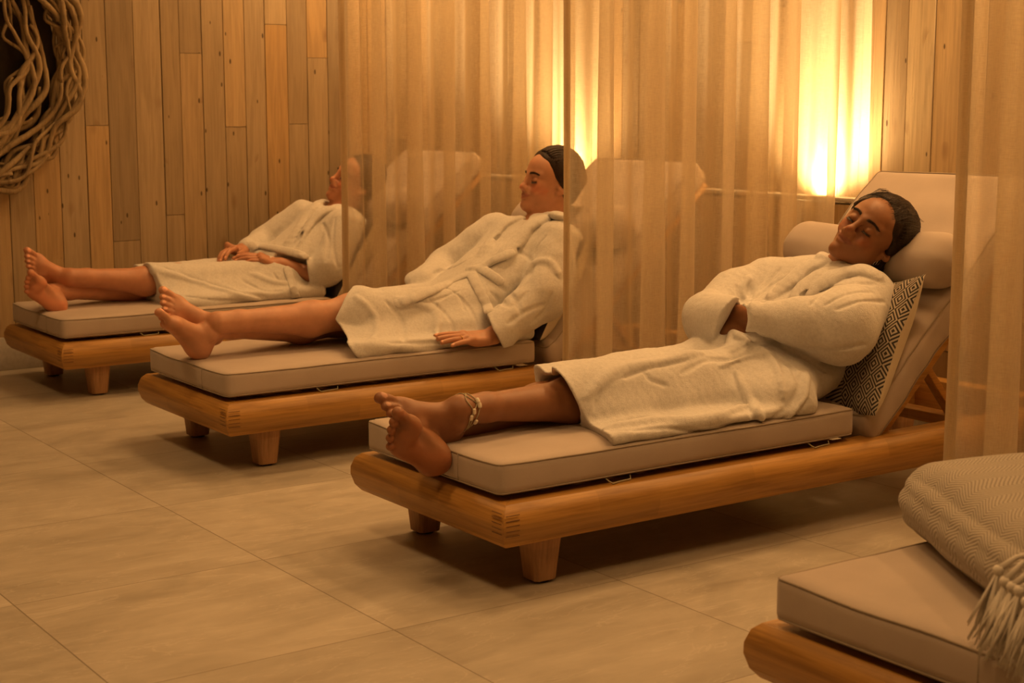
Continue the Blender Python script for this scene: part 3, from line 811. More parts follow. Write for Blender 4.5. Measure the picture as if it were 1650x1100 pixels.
        # surface nets
        S = A < 0; nx, ny, nz = A.shape
        cnt = np.zeros((nx-1, ny-1, nz-1), np.int8)
        for a in (0, 1):
            for b in (0, 1):
                for c in (0, 1): cnt += S[a:nx-1+a, b:ny-1+b, c:nz-1+c]
        act = np.argwhere((cnt > 0) & (cnt < 8)); idx = np.full(cnt.shape, -1, np.int32); idx[tuple(act.T)] = np.arange(len(act))
        acc = np.zeros((len(act), 3)); n = np.zeros(len(act)); i, j, k = act.T
        cor = [(a, b, c) for a in (0, 1) for b in (0, 1) for c in (0, 1)]
        vals = {q: A[i+q[0], j+q[1], k+q[2]] for q in cor}
        for q in cor:
            for ax in range(3):
                if q[ax] == 0:
                    p = list(q); p[ax] = 1; p = tuple(p); a = vals[q]; b = vals[p]; m = (a < 0) != (b < 0)
                    t = np.where(m, a/np.where(m, a-b, 1), 0); v = np.array(q, float)[None].repeat(len(act), 0); v[:, ax] += t
                    acc[m] += v[m]; n[m] += 1
        V = lo+(act+acc/n[:, None])*h; F = []
        for ax in range(3):
            o1, o2 = (ax+1) % 3, (ax+2) % 3
            sl = [slice(1, -1)]*3; sl[ax] = slice(0, -1); sh = [slice(1, -1)]*3; sh[ax] = slice(1, None)
            a = S[tuple(sl)]; b = S[tuple(sh)]
            for flip, mm in ((False, a & ~b), (True, ~a & b)):
                e = np.argwhere(mm); off_ = np.array([1, 1, 1]); off_[ax] = 0; e = e+off_
                def cell(d1, d2): q = e.copy(); q[:, o1] -= d1; q[:, o2] -= d2; return idx[tuple(q.T)]
                quad = np.stack([cell(1, 1), cell(0, 1), cell(0, 0), cell(1, 0)], 1)
                F.append(quad[:, ::-1] if flip else quad)
        return V, np.concatenate(F)
def sculpt(name, pieces, mat, parent, attrs=None):
    """pieces: (field, h, lo, hi, offset); all go into ONE mesh"""
    V = []; F = []; n = 0
    for f, h, lo, hi, off in pieces:
        v, q = f.mesh(h, lo, hi, off); V.append(v); F.append(q+n); n += len(v)
    V = np.concatenate(V); F = np.concatenate(F)
    loc = np.array(parent_loc(parent)); me = bpy.data.meshes.new(name)
    me.vertices.add(len(V)); me.vertices.foreach_set('co', (V-loc).astype(np.float32).ravel())
    me.loops.add(F.size); me.loops.foreach_set('vertex_index', F.astype(np.int32).ravel())
    me.polygons.add(len(F)); me.polygons.foreach_set('loop_start', np.arange(0, F.size, 4, dtype=np.int32))
    me.polygons.foreach_set('use_smooth', np.ones(len(F), bool)); me.update(calc_edges=True); me.validate()
    if attrs:
        for an, fn in attrs.items():
            a = me.attributes.new(an, 'FLOAT', 'POINT'); a.data.foreach_set('value', np.clip(fn(V), 0, 1).astype(np.float32))
    me.materials.append(mat); o = bpy.data.objects.new(name, me); COL.objects.link(o); o.parent = parent
    return o
def ridge(f, base, uv, r, rise, k=.014, taper=True):
    P, D = base.hit(uv); n = len(P); rr = [r*(.45 if taper and i in (0, n-1) else 1) for i in range(n)]
    f.tube([p+d*(q-rise*q/r) for p, d, q in zip(P, D, rr)], rr, k)
def crease(f, base, uv, r, depth, k=.010, taper=True):
    P, D = base.hit(uv); n = len(P); rr = [r*(.45 if taper and i in (0, n-1) else 1) for i in range(n)]
    f.tube([p-d*(q-depth*q/r) for p, d, q in zip(P, D, rr)], rr, k, 's')
def smooth_path(uv, n=6):
    uv = np.array(uv, float); out = []
    for i in range(len(uv)-1):
        p0 = uv[max(i-1, 0)]; p1 = uv[i]; p2 = uv[i+1]; p3 = uv[min(i+2, len(uv)-1)]
        for k in range(n):
            t = k/n; out.append(.5*((2*p1)+(-p0+p2)*t+(2*p0-5*p1+4*p2-p3)*t*t+(-p0+3*p1-3*p2+p3)*t**3))
    out.append(uv[-1]); return np.array(out)
def band(f, base, uv, w, th, k=.003, lift=0.002, n=4):
    """flat strip of cloth lying on the surface"""
    P, D = base.hit(smooth_path(uv, n)); G = base.grad(P)
    for i in range(1, len(P)-1): G[i] = G[i-1]*.3+G[i]*.4+G[i+1]*.3
    P = P+G*(lift+th*.3); e_ = np.minimum(np.arange(len(P)), np.arange(len(P))[::-1]); P = P-G*(th*1.1*np.clip(1-e_/4, 0, 1)**1.5)[:, None]; ws = w if hasattr(w, '__len__') else [w]*len(P)
    for i in range(len(P)-1):
        nn = unit(G[i]+G[i+1]); f.cone(P[i], P[i+1], ws[i], ws[i+1], k, flat=nn, fs=th/w if not hasattr(w, '__len__') else th/ws[i])
def pin(u, v, y):
    """the point of the vertical plane at depth y that the camera sees at this pixel"""
    d = FW+RT*((u-825)/FPX)+UP*((550-v)/FPX); return np.array(CAM)+d*(y-CAM[1])/d[1]
def ripple(amp, seed, fr=34, stretch=None):
    rs = np.random.RandomState(seed); ks = []
    for i in range(6):
        v = rs.randn(3); v /= np.linalg.norm(v)
        if stretch is not None: v -= stretch*(v@stretch)*.8
        ks.append(((v*fr*(.6+.35*i)).astype(np.float32), rs.rand()*6.28, 1/(1+.6*i)))
    def fn(P):
        e = 0
        for k, ph, a in ks: e = e+a*np.sin(P@k+ph+.8*np.sin(P@(k[[1, 2, 0]]*.5)))
        return e*np.float32(amp/2)
    return fn

# ------------------------------------------------------------------ anatomy
class Frame:
    def __init__(s, o, F, U, Lv=None):
        s.o = np.array(o, float); s.F = unit(F); U = np.array(U, float); s.U = unit(U-s.F*(U@s.F)); s.L = np.cross(s.U, s.F) if Lv is None else unit(Lv)
        s.R = np.stack([s.F, s.U, s.L], 1)
    def __call__(s, f, u, l): return s.o+s.F*f+s.U*u+s.L*l
    def inv(s, P): return (P-s.o)@s.R
def img(vec, at):
    """direction given as (right, up, towards the viewer)"""
    b = -unit(np.array(at)-np.array(CAM)); r = unit(np.cross(b, [0, 0, -1.])); r = unit(np.cross(np.array([0, 0, 1.]), b)); u = np.cross(b, r)
    return r*vec[0]+u*vec[1]+b*vec[2]
def head(f, H, s=1.0, smile=1.0):
    R = H.R; e = lambda c, r, k=.01, op='u', RR=None: f.ell(H(*[x*s for x in c]), [x*s for x in r], R if RR is None else RR, k*s, op)
    c = lambda a, b, ra, rb, k=.01, op='u': f.cone(H(*[x*s for x in a]), H(*[x*s for x in b]), ra*s, rb*s, k*s, op)
    e((-.016, .036, 0), (.090, .082, .074)); e((.030, .030, 0), (.058, .062, .062), .03)
    e((.026, -.034, 0), (.055, .077, .050), .028)
    for g in (-1, 1):
        c((-.004, -.046, .052*g), (.064, -.094, .011*g), .012, .014, .028)
        e((.058, -.020, .038*g), (.018, .014, .016), .018)                # cheek
        c((.080, .018, .012*g), (.066, .019, .045*g), .0085, .008, .014)    # brow
    e((.082, -.096, 0), (.014, .015, .017), .022)                           # chin
    for g in (-1, 1):
        e((.096, -.001, .030*g), (.0165, .0115, .017), .016, 's')            # socket
        e((.0700, -.003, .0305*g), (.0142, .0135, .0162), .007)             # closed lid over the eyeball
        c((.0825, -.0105, .020*g), (.0775, -.0115, .043*g), .0014, .0012, .003, 's')  # lash crease
    c((.086, .010, 0), (.1005, -.028, 0), .0075, .0085, .014)
    e((.1035, -.034, 0), (.0115, .0095, .0105), .010)                       # nose tip
    for g in (-1, 1):
        e((.0930, -.037, .0115*g), (.0110, .0075, .0055), .006)
        e((.1015, -.0435, .0065*g), (.0055, .0030, .0030), .003, 's')
    e((.075, -.062, 0), (.0185, .024, .030), .020)                          # muzzle
    c((.0955, -.046, 0), (.0965, -.054, 0), .0022, .002, .004, 's')
    up = [(.0800, -.0585+.006*smile, -.031), (.0920, -.0600, -.013), (.0958, -.0582, -.003), (.0958, -.0582, .003), (.0920, -.0600, .013), (.0800, -.0585+.006*smile, .031)]
    f.tube([H(*[x*s for x in p]) for p in up], [.0016*s, .0034*s, .0042*s, .0042*s, .0034*s, .0016*s], .004*s)
    lo = [(.0800, -.0600+.006*smile, -.029), (.0915, -.0708, -.011), (.0938, -.0726, 0), (.0915, -.0708, .011), (.0800, -.0600+.006*smile, .029)]
    f.tube([H(*[x*s for x in p]) for p in lo], [.0016*s, .0040*s, .0048*s, .0040*s, .0016*s], .004*s)
    mo = [(.0815, -.0585+.0100*smile, -.036), (.0935, -.0645, -.020), (.1000, -.0662, -.007), (.1000, -.0662, .007), (.0935, -.0645, .020), (.0815, -.0585+.0100*smile, .036)]
    f.tube([H(*[x*s for x in p]) for p in mo], [.0014*s, .0020*s, .0023*s, .0023*s, .0020*s, .0014*s], .0015*s, 's')
    for g in (-1, 1):
        e((.080, -.0495, .0365*g), (.0035, .0035, .003), .006, 's')         # smile dimple
        c((.0930, -.038, .0235*g), (.0830, -.056, .0380*g), .0020, .0022, .010, 's')
        e((.070, -.042, .034*g), (.012, .013, .010), .016)
    for g in (-1, 1):                                                       # ears
        ca, sa = math.cos(.35), math.sin(.35)
        RR = np.stack([H.F*ca*.95+H.L*g*-.25, H.U*.97-H.F*.2, H.L*g+H.F*.18], 1); RR /= np.linalg.norm(RR, axis=0)
        e((-.010, -.008, .0665*g), (.016, .029, .0075), .010, 'u', RR); e((-.005, -.004, .0745*g), (.009, .017, .006), .004, 's', RR)
        e((-.004, -.034, .0655*g), (.008, .010, .006), .008)
def head_attrs(H, s=1.0):
    def sm(x, a, b): t = np.clip((x-a)/(b-a), 0, 1); return t*t*(3-2*t)
    def lip(V):
        q = H.inv(V)/s; r = np.sqrt(((q[:, 1]+.0645-.25*np.abs(q[:, 2])*.9)/.0098)**2+(q[:, 2]/.0315)**2); return (1-sm(r, .8, 1.05))*(q[:, 0] > .076)*.8
    def blush(V):
        q = H.inv(V)/s; r = np.sqrt(((q[:, 1]+.030)/.024)**2+((np.abs(q[:, 2])-.042)/.022)**2); r2 = np.sqrt(((q[:, 1]+.034)/.014)**2+(q[:, 2]/.014)**2)
        return np.maximum(1-sm(r, .2, 1.2), 1-sm(r2, .2, 1.2))*(q[:, 0] > .03)*.55
    def brow(V):
        q = H.inv(V)/s; l = np.abs(q[:, 2]); mid = .0175+.0035*np.sin((l-.012)/.040*math.pi)-.18*np.maximum(l-.036, 0); w = .0045-.04*np.maximum(l-.026, 0)
        return (1-sm(np.abs(q[:, 1]-mid)/np.maximum(w, .001), .6, 1.2))*sm(l, .010, .015)*(1-sm(l, .046, .052))*(q[:, 0] > .03)*.9
    def dark(V):
        q = H.inv(V)/s; l = np.abs(np.abs(q[:, 2])-.031); y = -.0112+.25*l*l/.013; a = (1-sm(np.abs(q[:, 1]-y), .0013, .0030))*(1-sm(l, .0125, .0155))*(q[:, 0] > .05)
        return a
    return dict(lip=lip, blush=blush, brow=brow, dark=dark)
def eyelashes(H, s, parent, mat):
    m = MB()
    for g in (-1, 1):
        for i in range(26):
            t = i/25*2-1; l = .031*g+.0135*t; f0 = .0858-.0105*t*t*1.1-(.003*abs(t)); u0 = -.0112+.0030*t*t
            a = H(f0*s, u0*s, l*s); b = H((f0+.0045)*s, (u0-.0050)*s, (l+.0028*t*1)*s); m.tube([a, (a+b)/2+H.U*-.0006, b], [.0008, .0007, .0003], 4)
    m.build('eyelashes', mat, parent)
def eyebrows(H, s, parent, mat, field):
    m = MB(); rs = random.Random(1); X = []; Y = []
    for g in (-1, 1):
        for i in range(120):
            t = rs.random(); l = (.0125+.038*t); u = .0175+.0035*math.sin(t*math.pi)-.10*max(0, l-.038)+rs.uniform(-1, 1)*.0034*(1-.55*t)
            X.append((l*g, u, g))
    for l, u, g in X:
        # walk in from outside to the skin
        fpos = .12
        P = np.array([H(x*s, u*s, l*s) for x in np.linspace(.115, .05, 66)]); d = field.at(P); k = int(np.argmax(d < .0004)); p = P[k]
        b = p+H.L*g*.0065*s+H.U*.0012*s-H.F*.0008+H.F*.0006; m.tube([p, (p+b)/2+H.F*.0009, b], [.0004, .0004, .0002], 4)
    m.build('eyebrows', mat, parent)
def foot(f, o, T, D, s=1.0, g=1, curl=0.0):
    """o = underside of the heel, T towards the toes, D out of the instep, g=+1 when the big toe lies on the side T x D... returns frame"""
    H = Frame(o, T, D); H.L = H.L*g; H.R = np.stack([H.F, H.U, H.L], 1)
    e = lambda c, r, k=.01, op='u': f.ell(H(*[x*s for x in c]), [x*s for x in r], H.R, k*s, op)
    c = lambda a, b, ra, rb, k=.01, op='u', **kw: f.cone(H(*[x*s for x in a]), H(*[x*s for x in b]), ra*s, rb*s, k*s, op, **kw)
    e((.030, .032, 0), (.036, .035, .031)); c((.032, .04, 0), (.050, .095, 0), .031, .033, .02)
    c((.050, .036, 0), (.150, .026, 0), .031, .024, .03)
    c((.055, .068, .004), (.135, .036, .008), .026, .018, .03)
    e((.168, .021, .022), (.028, .020, .021), .018); e((.148, .018, -.024), (.032, .017, .019), .018); e((.165, .020, -.002), (.024, .017, .022), .016)
    c((.045, .018, -.018), (.150, .014, -.032), .017, .013, .02)
    e((.098, -.006, .026), (.040, .019, .018), .022, 's')
    for q in (-1, 1): e((.050, .078+.006*q, .031*q), (.013, .013, .009), .012)     # ankle bones
    toes = [(.182, .018, .0245, .0145, .048, .0128), (.180, .017, .0035, .0098, .040, .0092), (.173, .016, -.0115, .0092, .036, .0086), (.163, .015, -.0255, .0088, .032, .0082), (.150, .014, -.038, .0086, .027, .0084)]
    tips = []
    for i, (t, d, l, r0, ln, r1) in enumerate(toes):
        a = (t-.012, d+.002, l*.95); m = (t+ln*.45, d+.007*(1 if i else .4), l*1.0); b = (t+ln*.92, d-.002+curl*.006, l*1.02+(-.0015 if i == 0 else 0))
        f.tube([H(*[x*s for x in p]) for p in (a, m, b)], [r0*s, r1*.92*s, r1*s], (.006 if i else .008)*s)
        f.ell(H(*[x*s for x in (b[0]+.0015, b[1]-.0018, b[2])]), [r1*1.08*s, r1*.95*s, r1*1.05*s], H.R, .003*s)
        tips.append((b[0]+.002, b[1]+r1*.85, b[2], r1))
    for i in range(4):                                                      # clefts between toes
        a = toes[i]; b = toes[i+1]; l = (a[2]+b[2])/2-(.0015 if i else -.001); t = min(a[0], b[0])+.010
        c((t, -.004, l), (t+.05, .006, l), .0016, .0030, .003, 's'); c((t, .034, l), (t+.05, .030, l), .0016, .003, .003, 's')
    H.tips = tips; H.s = s
    return H
def nails(V, feet, hands):
    out = np.zeros(len(V))
    for H in feet+hands:
        q = H.inv(V)/H.s
        for (t, d, l, r) in H.tips:
            e = np.sqrt(((q[:, 0]-t)/(r*.62))**2+((q[:, 2]-l)/(r*.68))**2); out = np.maximum(out, np.clip((1.05-e)*8, 0, 1)*(q[:, 1] > d-r*.45)*(q[:, 1] < d+r))
    return out
def soles(V, feet):
    out = np.zeros(len(V))
    for H in feet:
        q = H.inv(V)/H.s; out = np.maximum(out, np.clip((.016-q[:, 1])/.012, 0, 1)*(np.abs(q[:, 2]) < .06)*(q[:, 0] > -.03)*(q[:, 0] < .26)*(q[:, 1] > -.03))
    return out*.8
def hand(f, o, T, D, s=1.0, g=1, curl=(.3, .35, .4, .5), spread=.05, thumb=(.35, .5), base_r=.026):
    """o = wrist, T towards the fingers, D out of the back of the hand, thumb on side g"""
    H = Frame(o, T, D); H.L = H.L*g; H.R = np.stack([H.F, H.U, H.L], 1)
    P = lambda a: H(*[x*s for x in a])
    f.cone(P((-.03, 0, 0)), P((.012, 0, 0)), base_r*s, .024*s, .012, flat=H.U, fs=.78)
    f.rb(P((.048, 0, 0)), [.044*s, .0125*s, .038*s], .012*s, H.R, .016*s)
    f.ell(P((.030, -.008, .024)), [.028*s, .014*s, .017*s], H.R, .012*s); f.ell(P((.040, -.007, -.026)), [.034*s, .012*s, .012*s], H.R, .012*s)
    fl = [(.0275, .088, .043, .0090, 0), (.0090, .094, .048, .0092, 1), (-.0100, .090, .045, .0088, 2), (-.0275, .080, .035, .0080, 3)]
    tips = []
    for l, t, ln, r, i in fl:
        sp = (l/.03)*spread; a = 0; p = np.array([t-.012, .002, l*.96]); pts = [p]; seg = [ln*.98+.012, ln*.62, ln*.50]
        for j, sg in enumerate(seg):
            a += curl[i]*(.55 if j == 0 else .8)
            p = p+np.array([math.cos(a)*math.cos(sp), -math.sin(a), math.sin(sp)*1])*sg; pts.append(p)
        f.tube([P(x) for x in pts], [r*1.12*s, r*1.02*s, r*.93*s, r*.80*s], .004*s)
        f.ell(P(pts[0]+np.array([.004, .006, 0])), [.010*s, .006*s, .0085*s], H.R, .008*s)
        e = pts[-1]; tips.append((e[0]-.001, e[1]+r*.8*math.cos(a), e[2], r))
        if a < .9: pass
    ta, tb = thumb
    p0 = np.array([.012, -.006, .024]); p1 = p0+np.array([math.cos(ta), -.18, math.sin(ta)])*.040; p2 = p1+np.array([math.cos(ta*.6), -.22, math.sin(ta*.6)*tb*2])*.030; p3 = p2+np.array([math.cos(ta*.3), -.2, math.sin(ta*.3)])*.024
    f.tube([P(x) for x in (p0, p1, p2, p3)], [.014*s, .0125*s, .0105*s, .0088*s], .008*s)
    H.tips = tips; H.s = s
    H.knuckle = lambda i, t=.55: None
    return H
def hair_shell(H, s, hairline, k=.02):
    """cap of hair over the skull, cut at the hairline plane(s)"""
    g = Field()
    g.ell(H(*[x*s for x in (-.018, .038, 0)]), [.103*s, .095*s, .086*s], H.R, k)
    g.ell(H(*[x*s for x in (-.055, -.01, 0)]), [.055*s, .065*s, .068*s], H.R, .03)
    return g

def combed(g, H, knot, parent, mat, n=260, seed=2, s=1.0):
    """strands lying on the shell, swept from the hairline back to the knot"""
    rs = random.Random(seed); starts = []
    for i in range(n):
        a = rs.uniform(-1.9, 1.9); f0 = .072-.050*min(1, abs(a)/1.5)**1.6+rs.uniform(-.010, .006)
        starts.append(unit(H.F*(f0+.016)+H.U*.088*math.cos(a*.86)+H.L*.086*math.sin(a*.86)))
    c = H(-.016, .030, 0); kd = unit(np.array(knot)-c); T = np.linspace(0, 1, 14)
    D = np.array([[unit(d*(1-t)+kd*t+(H.U*.10*math.sin(math.pi*t))) for t in T] for d in starts]); R_ = np.linspace(.145, .055, 61)
    P = c+D[:, :, None, :]*R_[None, None, :, None]; v = g.at(P.reshape(-1, 3)).reshape(n, 14, 61)
    hit = v < .0004; k = np.argmax(hit, 2); ok = hit.any(2); m = MB()
    for i in range(n):
        pts = [tuple(P[i, j, k[i, j]]) for j in range(14) if ok[i, j]]
        if len(pts) > 4: m.tube(pts, [.0006]+[.0013+.0006*rs.random()]*(len(pts)-2)+[.0006], 5)
    m.build('combed_hair', mat, parent, smooth=True)

# ------------------------------------------------------------------ the three women
def person(loc, label):
    r = empty('person', loc); tag(r, label, 'person'); return r
def bath_leg(f, hip, knee, ankle, s=1.0, back=(0, 0, -1)):
    """thigh, knee and shin with the calf muscle"""
    hip, knee, ankle = [np.array(x, float) for x in (hip, knee, ankle)]; b = unit(back)
    f.cone(hip, knee, .078*s, .054*s, .03); f.ell(knee-b*.008, [.050*s]*3, None, .02)
    m = knee*.68+ankle*.32; f.cone(knee, m+b*.012, .051*s, .053*s, .03); f.cone(m+b*.012, ankle*.86+knee*.14, .053*s, .033*s, .03)
    f.cone(ankle*.86+knee*.14, ankle, .033*s, .031*s, .02)
def robe_fin(nm, f, h, lo, hi, parent, seed):
    f.disp(ripple(.0030, seed, 38)); f.disp(ripple(.0012, seed+1, 120))
    return sculpt(nm, [(f, h, lo, hi, 0)], M_TERRY, parent)
HR = 1.0
# ---- nearest woman: arms folded, ankles crossed over the end of the cushion
def woman_near():
    r = person((2.6, 3.02, .30), 'dark-haired woman in a white bathrobe, arms folded, eyes closed, shell anklet on her crossed ankle')
    b = Field()
    hc = np.array([3.252, 2.935, .716])
    F = img((-.30, .34, .86), hc); U = img((.66, .74, .0), hc); H = Frame(hc, F, U)
    head(b, H, 1.0)
    nb = np.array([3.215, 3.03, .590]); b.cone(H(-.030, -.055, .0), nb, .050, .055, .03)
    # feet
    R_ = Field(); L_ = Field(); t_, d_ = unit((-.75, -.25, .60)), unit((.035, .90, .41)); RF = foot(R_, pin(703, 742, 2.93)-t_*.03-d_*.03, t_, d_, 1.06, 1)
    A_ = pin(742, 662, 2.95); t_, d_ = img((-.60, .33, .73), A_), img((.73, .59, .33), A_); LF = foot(L_, A_-t_*.052-d_*.098, t_, d_, 1.04, -1)
    b_r = RF(.050, .100, 0); b_l = LF(.052, .100, 0)
    bath_leg(R_, (2.80, 3.13, .355), (2.42, 3.11, .355), b_r, .98, (0, 0, -1)); bath_leg(L_, (2.80, 2.94, .355), (2.41, 2.98, .362), b_l, .98, (0, .5, -.9))
    b.fld(R_, (2.3, 3.0, .35), 1.0, .004); b.fld(L_, (2.3, 3.0, .35), 1.0, .004)
    # trunk and arms, mostly under the robe
    b.cone((2.84, 3.03, .37), (3.12, 3.04, .50), .13, .125, .04, flat=(-.42, 0, .91), fs=.5); b.cone((3.16, 2.90, .55), (3.16, 3.17, .56), .055, .055, .04)
    eL, wL, eR, wR = pin(1316, 549, 2.85), pin(1160, 532, 3.08), pin(1137, 512, 3.20), pin(1232, 507, 2.94)
    ew = [((3.17, 2.87, .56), eL, wL), ((3.13, 3.20, .57), eR, wR)]
    for a, e, q in ew: b.cone(a, e, .045, .038, .02); b.cone(e, q, .040, .025, .015)
    bx = [(b, .0022, (3.08, 2.78, .54), (3.42, 3.12, .87), 0), (b, .0024, (1.66, 2.80, .22), (2.45, 3.20, .50), 0),
          (b, .003, (2.72, 2.72, .40), (3.10, 3.24, .56), 0), (b, .006, (2.40, 2.70, .25), (3.30, 3.34, .68), -.004)]
    at = head_attrs(H); at['sole'] = lambda V: soles(V, [RF, LF]); at['nail'] = lambda V: nails(V, [RF, LF], [])
    sculpt('body', bx, SKIN3, r, at)
    eyelashes(H, 1.0, r, M_HAIR); eyebrows(H, 1.0, r, M_HAIR, b)
    # hair pulled back, loose behind the neck
    g = hair_shell(H, 1.0, None)
    g.cut(H(.056, .056, 0), -H.F*.72+H.U*.69, .008, H(0, 0, 0), .3)
    for q in (-1, 1): g.cut(H(.030, .0, .058*q), -H.F*.93-H.U*.10+H.L*q*.10, .010, H(0, 0, .06*q), .20) if False else None
    g.ell(H(.064, -.055, 0), [.072, .076, .10], H.R, .008, 's')
    g.ell(H(.088, .006, 0), [.052, .052, .057], H.R, .010, 's')
    g.ell(H(-.092, .060, .030), [.042, .042, .046], H.R, .010)                      # knot at the back
    g.tube([H(-.055, -.02, .050), H(-.060, -.080, .048), H(-.070, -.130, .045), H(-.085, -.17, .03)], [.034, .036, .030, .014], .02)
    g.ell(pin(1458, 352, 3.00), (.034, .036, .034), None, .012); g.ell(pin(1433, 440, 2.97), (.030, .030, .036), None, .02)
    combed(g, H, H(-.11, .055, .02), r, M_HAIR)
    g.disp(ripple(.0022, 5, 150, H.U))
    sculpt('hair', [(g, .0026, tuple(hc-[.22, .22, .25]), tuple(hc+[.22, .22, .2]), 0)], M_HAIR, r)
    m = MB(); rs = random.Random(9)
    for i in range(70):                                                            # stray strands
        a = rs.uniform(-1.0, 1.0); p = H(.055+.012*rs.random(), .082+.012*rs.random()-.03*a*a, .060*a); q = H(-.02, .122, .07*a+rs.uniform(-.01, .01))
        m.tube([p, (p+q)/2+H.U*.012+H.F*.010*rs.random(), q], [.0003, .0005, .0004], 4)
    m.build('loose_strands', M_HAIR, r); m = MB()
    for i in range(26):
        p = H(-.02+rs.uniform(-.02, .02), -.02, .078); q = H(-.06+rs.uniform(-.04, .03), -.15+rs.uniform(-.03, .02), .075+rs.uniform(-.01, .03)); m.tube([p, (p+q)/2+H.L*.010*rs.random(), q], [.0005, .0005, .0003], 4)
    m.build('loose_strands', M_HAIR, r)
    # earrings
    for k, (u, l) in enumerate(((-.047, .0715), (-.041, .0735))):
        m = MB(); c0 = H(-.006-.006*k, u, l); m.tube([c0+H.F*math.cos(t)*.0065+H.U*math.sin(t)*.0085 for t in [i*math.pi/8 for i in range(16)]], .0011, 6, close=True)
        m.build('earring', M_SILVER, r, smooth=True)
    # anklet of shells
    A = LF(.050, .112, 0); ax = unit(np.array([2.41, 2.98, .362])-b_l); n1 = unit(np.cross(ax, [0, 0, 1])); n2 = np.cross(n1, ax)
    an = empty('anklet'); an.parent = r
    m = MB(); P = []; 
    for k in range(3):
        ring = []
        for i in range(48):
            t = i/48*2*math.pi; d = n1*math.cos(t)+n2*math.sin(t)
            p0 = A+ax*(.012*math.sin(t*1+k*2.1)+.005*math.sin(3*t+k)+.004); ds = [float(x) for x in (.026+.001*np.arange(30))]
            dd = b.at(np.array([p0+d*x for x in ds])); j = int(np.argmax(dd > .0012)) if (dd > .0012).any() else 29
            ring.append(p0+d*ds[j])
        m.tube(ring, .0012, 5, close=True); P.append(ring)
    m.build('cord', M_CORD, an, smooth=True)
    for k, i in ((0, 1), (1, 3), (2, 46), (0, 42), (1, 44), (2, 6), (0, 38)):
        pass
    cen = np.mean(P[0], axis=0); js = sorted(range(48), key=lambda i: -float((P[0][i]-cen)@(-FW)))[:16]
    for n_, i in enumerate(sorted(js, key=lambda i: -P[0][i][2])[1:16:3]):
        p = P[n_ % 3][i]; d = unit(p-cen); X, F_ = rbox((.0045, .0070, .0034), .0033, (6, 8, 5)); u = unit(np.cross(ax, d)); X = place(X, p+d*.003, np.stack([ax, u, d], 1))
        obj('shell', X, F_, M_SHELL, an)
    m = MB(); T = LF; c0 = T(.190, .018, .0035); m.tube([c0+T.U*math.cos(t)*.0105+T.L*math.sin(t)*.0102 for t in [i*math.pi/10 for i in range(20)]], .0013, 6, close=True); m.build('toe_ring', M_SILVER, r, smooth=True)

    # ---- bathrobe
    f = Field(); tn = (-.42, 0, .91)
    f.cone((2.79, 3.03, .362), (3.10, 3.04, .515), .170, .185, .05, flat=tn, fs=.42)
    f.cone((3.12, 3.04, .52), (3.16, 3.04, .56), .17, .15, .05, flat=tn, fs=.5)
    f.cone((3.16, 2.88, .552), (3.14, 3.19, .565), .074, .070, .06)                 # shoulders
    f.cone((2.80, 2.94, .358), (2.18, 2.955, .362), .090, .084, .05); f.cone((2.80, 3.12, .35), (2.20, 3.09, .350), .085, .076, .04)
    f.cone((2.80, 2.99, .34), (2.30, 2.99, .335), .155, .13, .04, flat=(0, 0, 1), fs=.42)
    f.rb((2.51, 2.935, .310), (.34, .212, .015), .013, None, .022)
    f.ell((2.80, 2.85, .345), (.13, .12, .07), None, .05)
    f.cone(pin(1285, 618, 2.87), pin(1352, 585, 2.90), .058, .060, .04)
    # sleeves, open at the cuffs
    near = Field(); cf = pin(1228, 513, 2.90); ne = pin(1352, 527, 2.80)
    near.cone((3.165, 2.862, .548), ne, .084, .088, .05); near.cone(ne, pin(1285, 520, 2.85), .084, .058, .05); near.cone(pin(1285, 520, 2.85), cf, .058, .043, .03)
    near.cone(cf, cf+(cf-ne)*.5, .045, .042, .01); near.cut(pin(1203, 515, 2.90), (.9, -.35, -.12), .006); near.cone(pin(1262, 524, 2.86), pin(1150, 510, 3.0), .030, .040, .006, 's')
    far = Field(); fe = pin(1139, 513, 3.19); fc = pin(1172, 515, 3.06)
    far.cone((3.12, 3.20, .562), pin(1180, 475, 3.23), .074, .062, .04); far.cone(pin(1180, 475, 3.23), fe, .062, .066, .05); far.cone(fe, fc+(fc-fe)*.6, .066, .062, .02)
    far.cut(pin(1172, 515, 3.05), unit(-RT*.80+UP*.52+FW*.35), .006); far.cone(pin(1150, 512, 3.10), pin(1230, 520, 3.0), .040, .054, .006, 's')
    f.fld(far, fe, .55, .018)
    # room for the folded forearms
    f.cone(eL+[.03, 0, .0], wL+[0, 0, .012], .046, .034, .012, 's'); f.cone(pin(1165, 506, 3.08), pin(1235, 500, 2.96), .030, .030, .010, 's')
    f.fld(near, ne, .55, .012)
    f.cone((3.245, 2.99, .68), (3.17, 3.01, .60), .056, .046, .012, 's')
    f.cut((2.204, 2.79, .312), (.84, -.26, .42), .004)
    for a, e, rr in (((2.36, 2.970, .364), (2.10, 2.950, .366), .064), ((2.38, 3.10, .350), (2.10, 3.07, .345), .052), ((2.38, 3.045, .355), (2.10, 3.02, .352), .056)): f.cone(a, e, rr, rr+.004, .010, 's')
    base = f.copy()
    band(f, base, [(1282, 478), (1300, 460), (1320, 446), (1345, 438)], .024, .011); band(f, base, [(1240, 478), (1275, 455), (1300, 433), (1330, 420)], .026, .013)
    band(f, base, [(1290, 474), (1340, 450), (1385, 438), (1412, 444)], .027, .013)
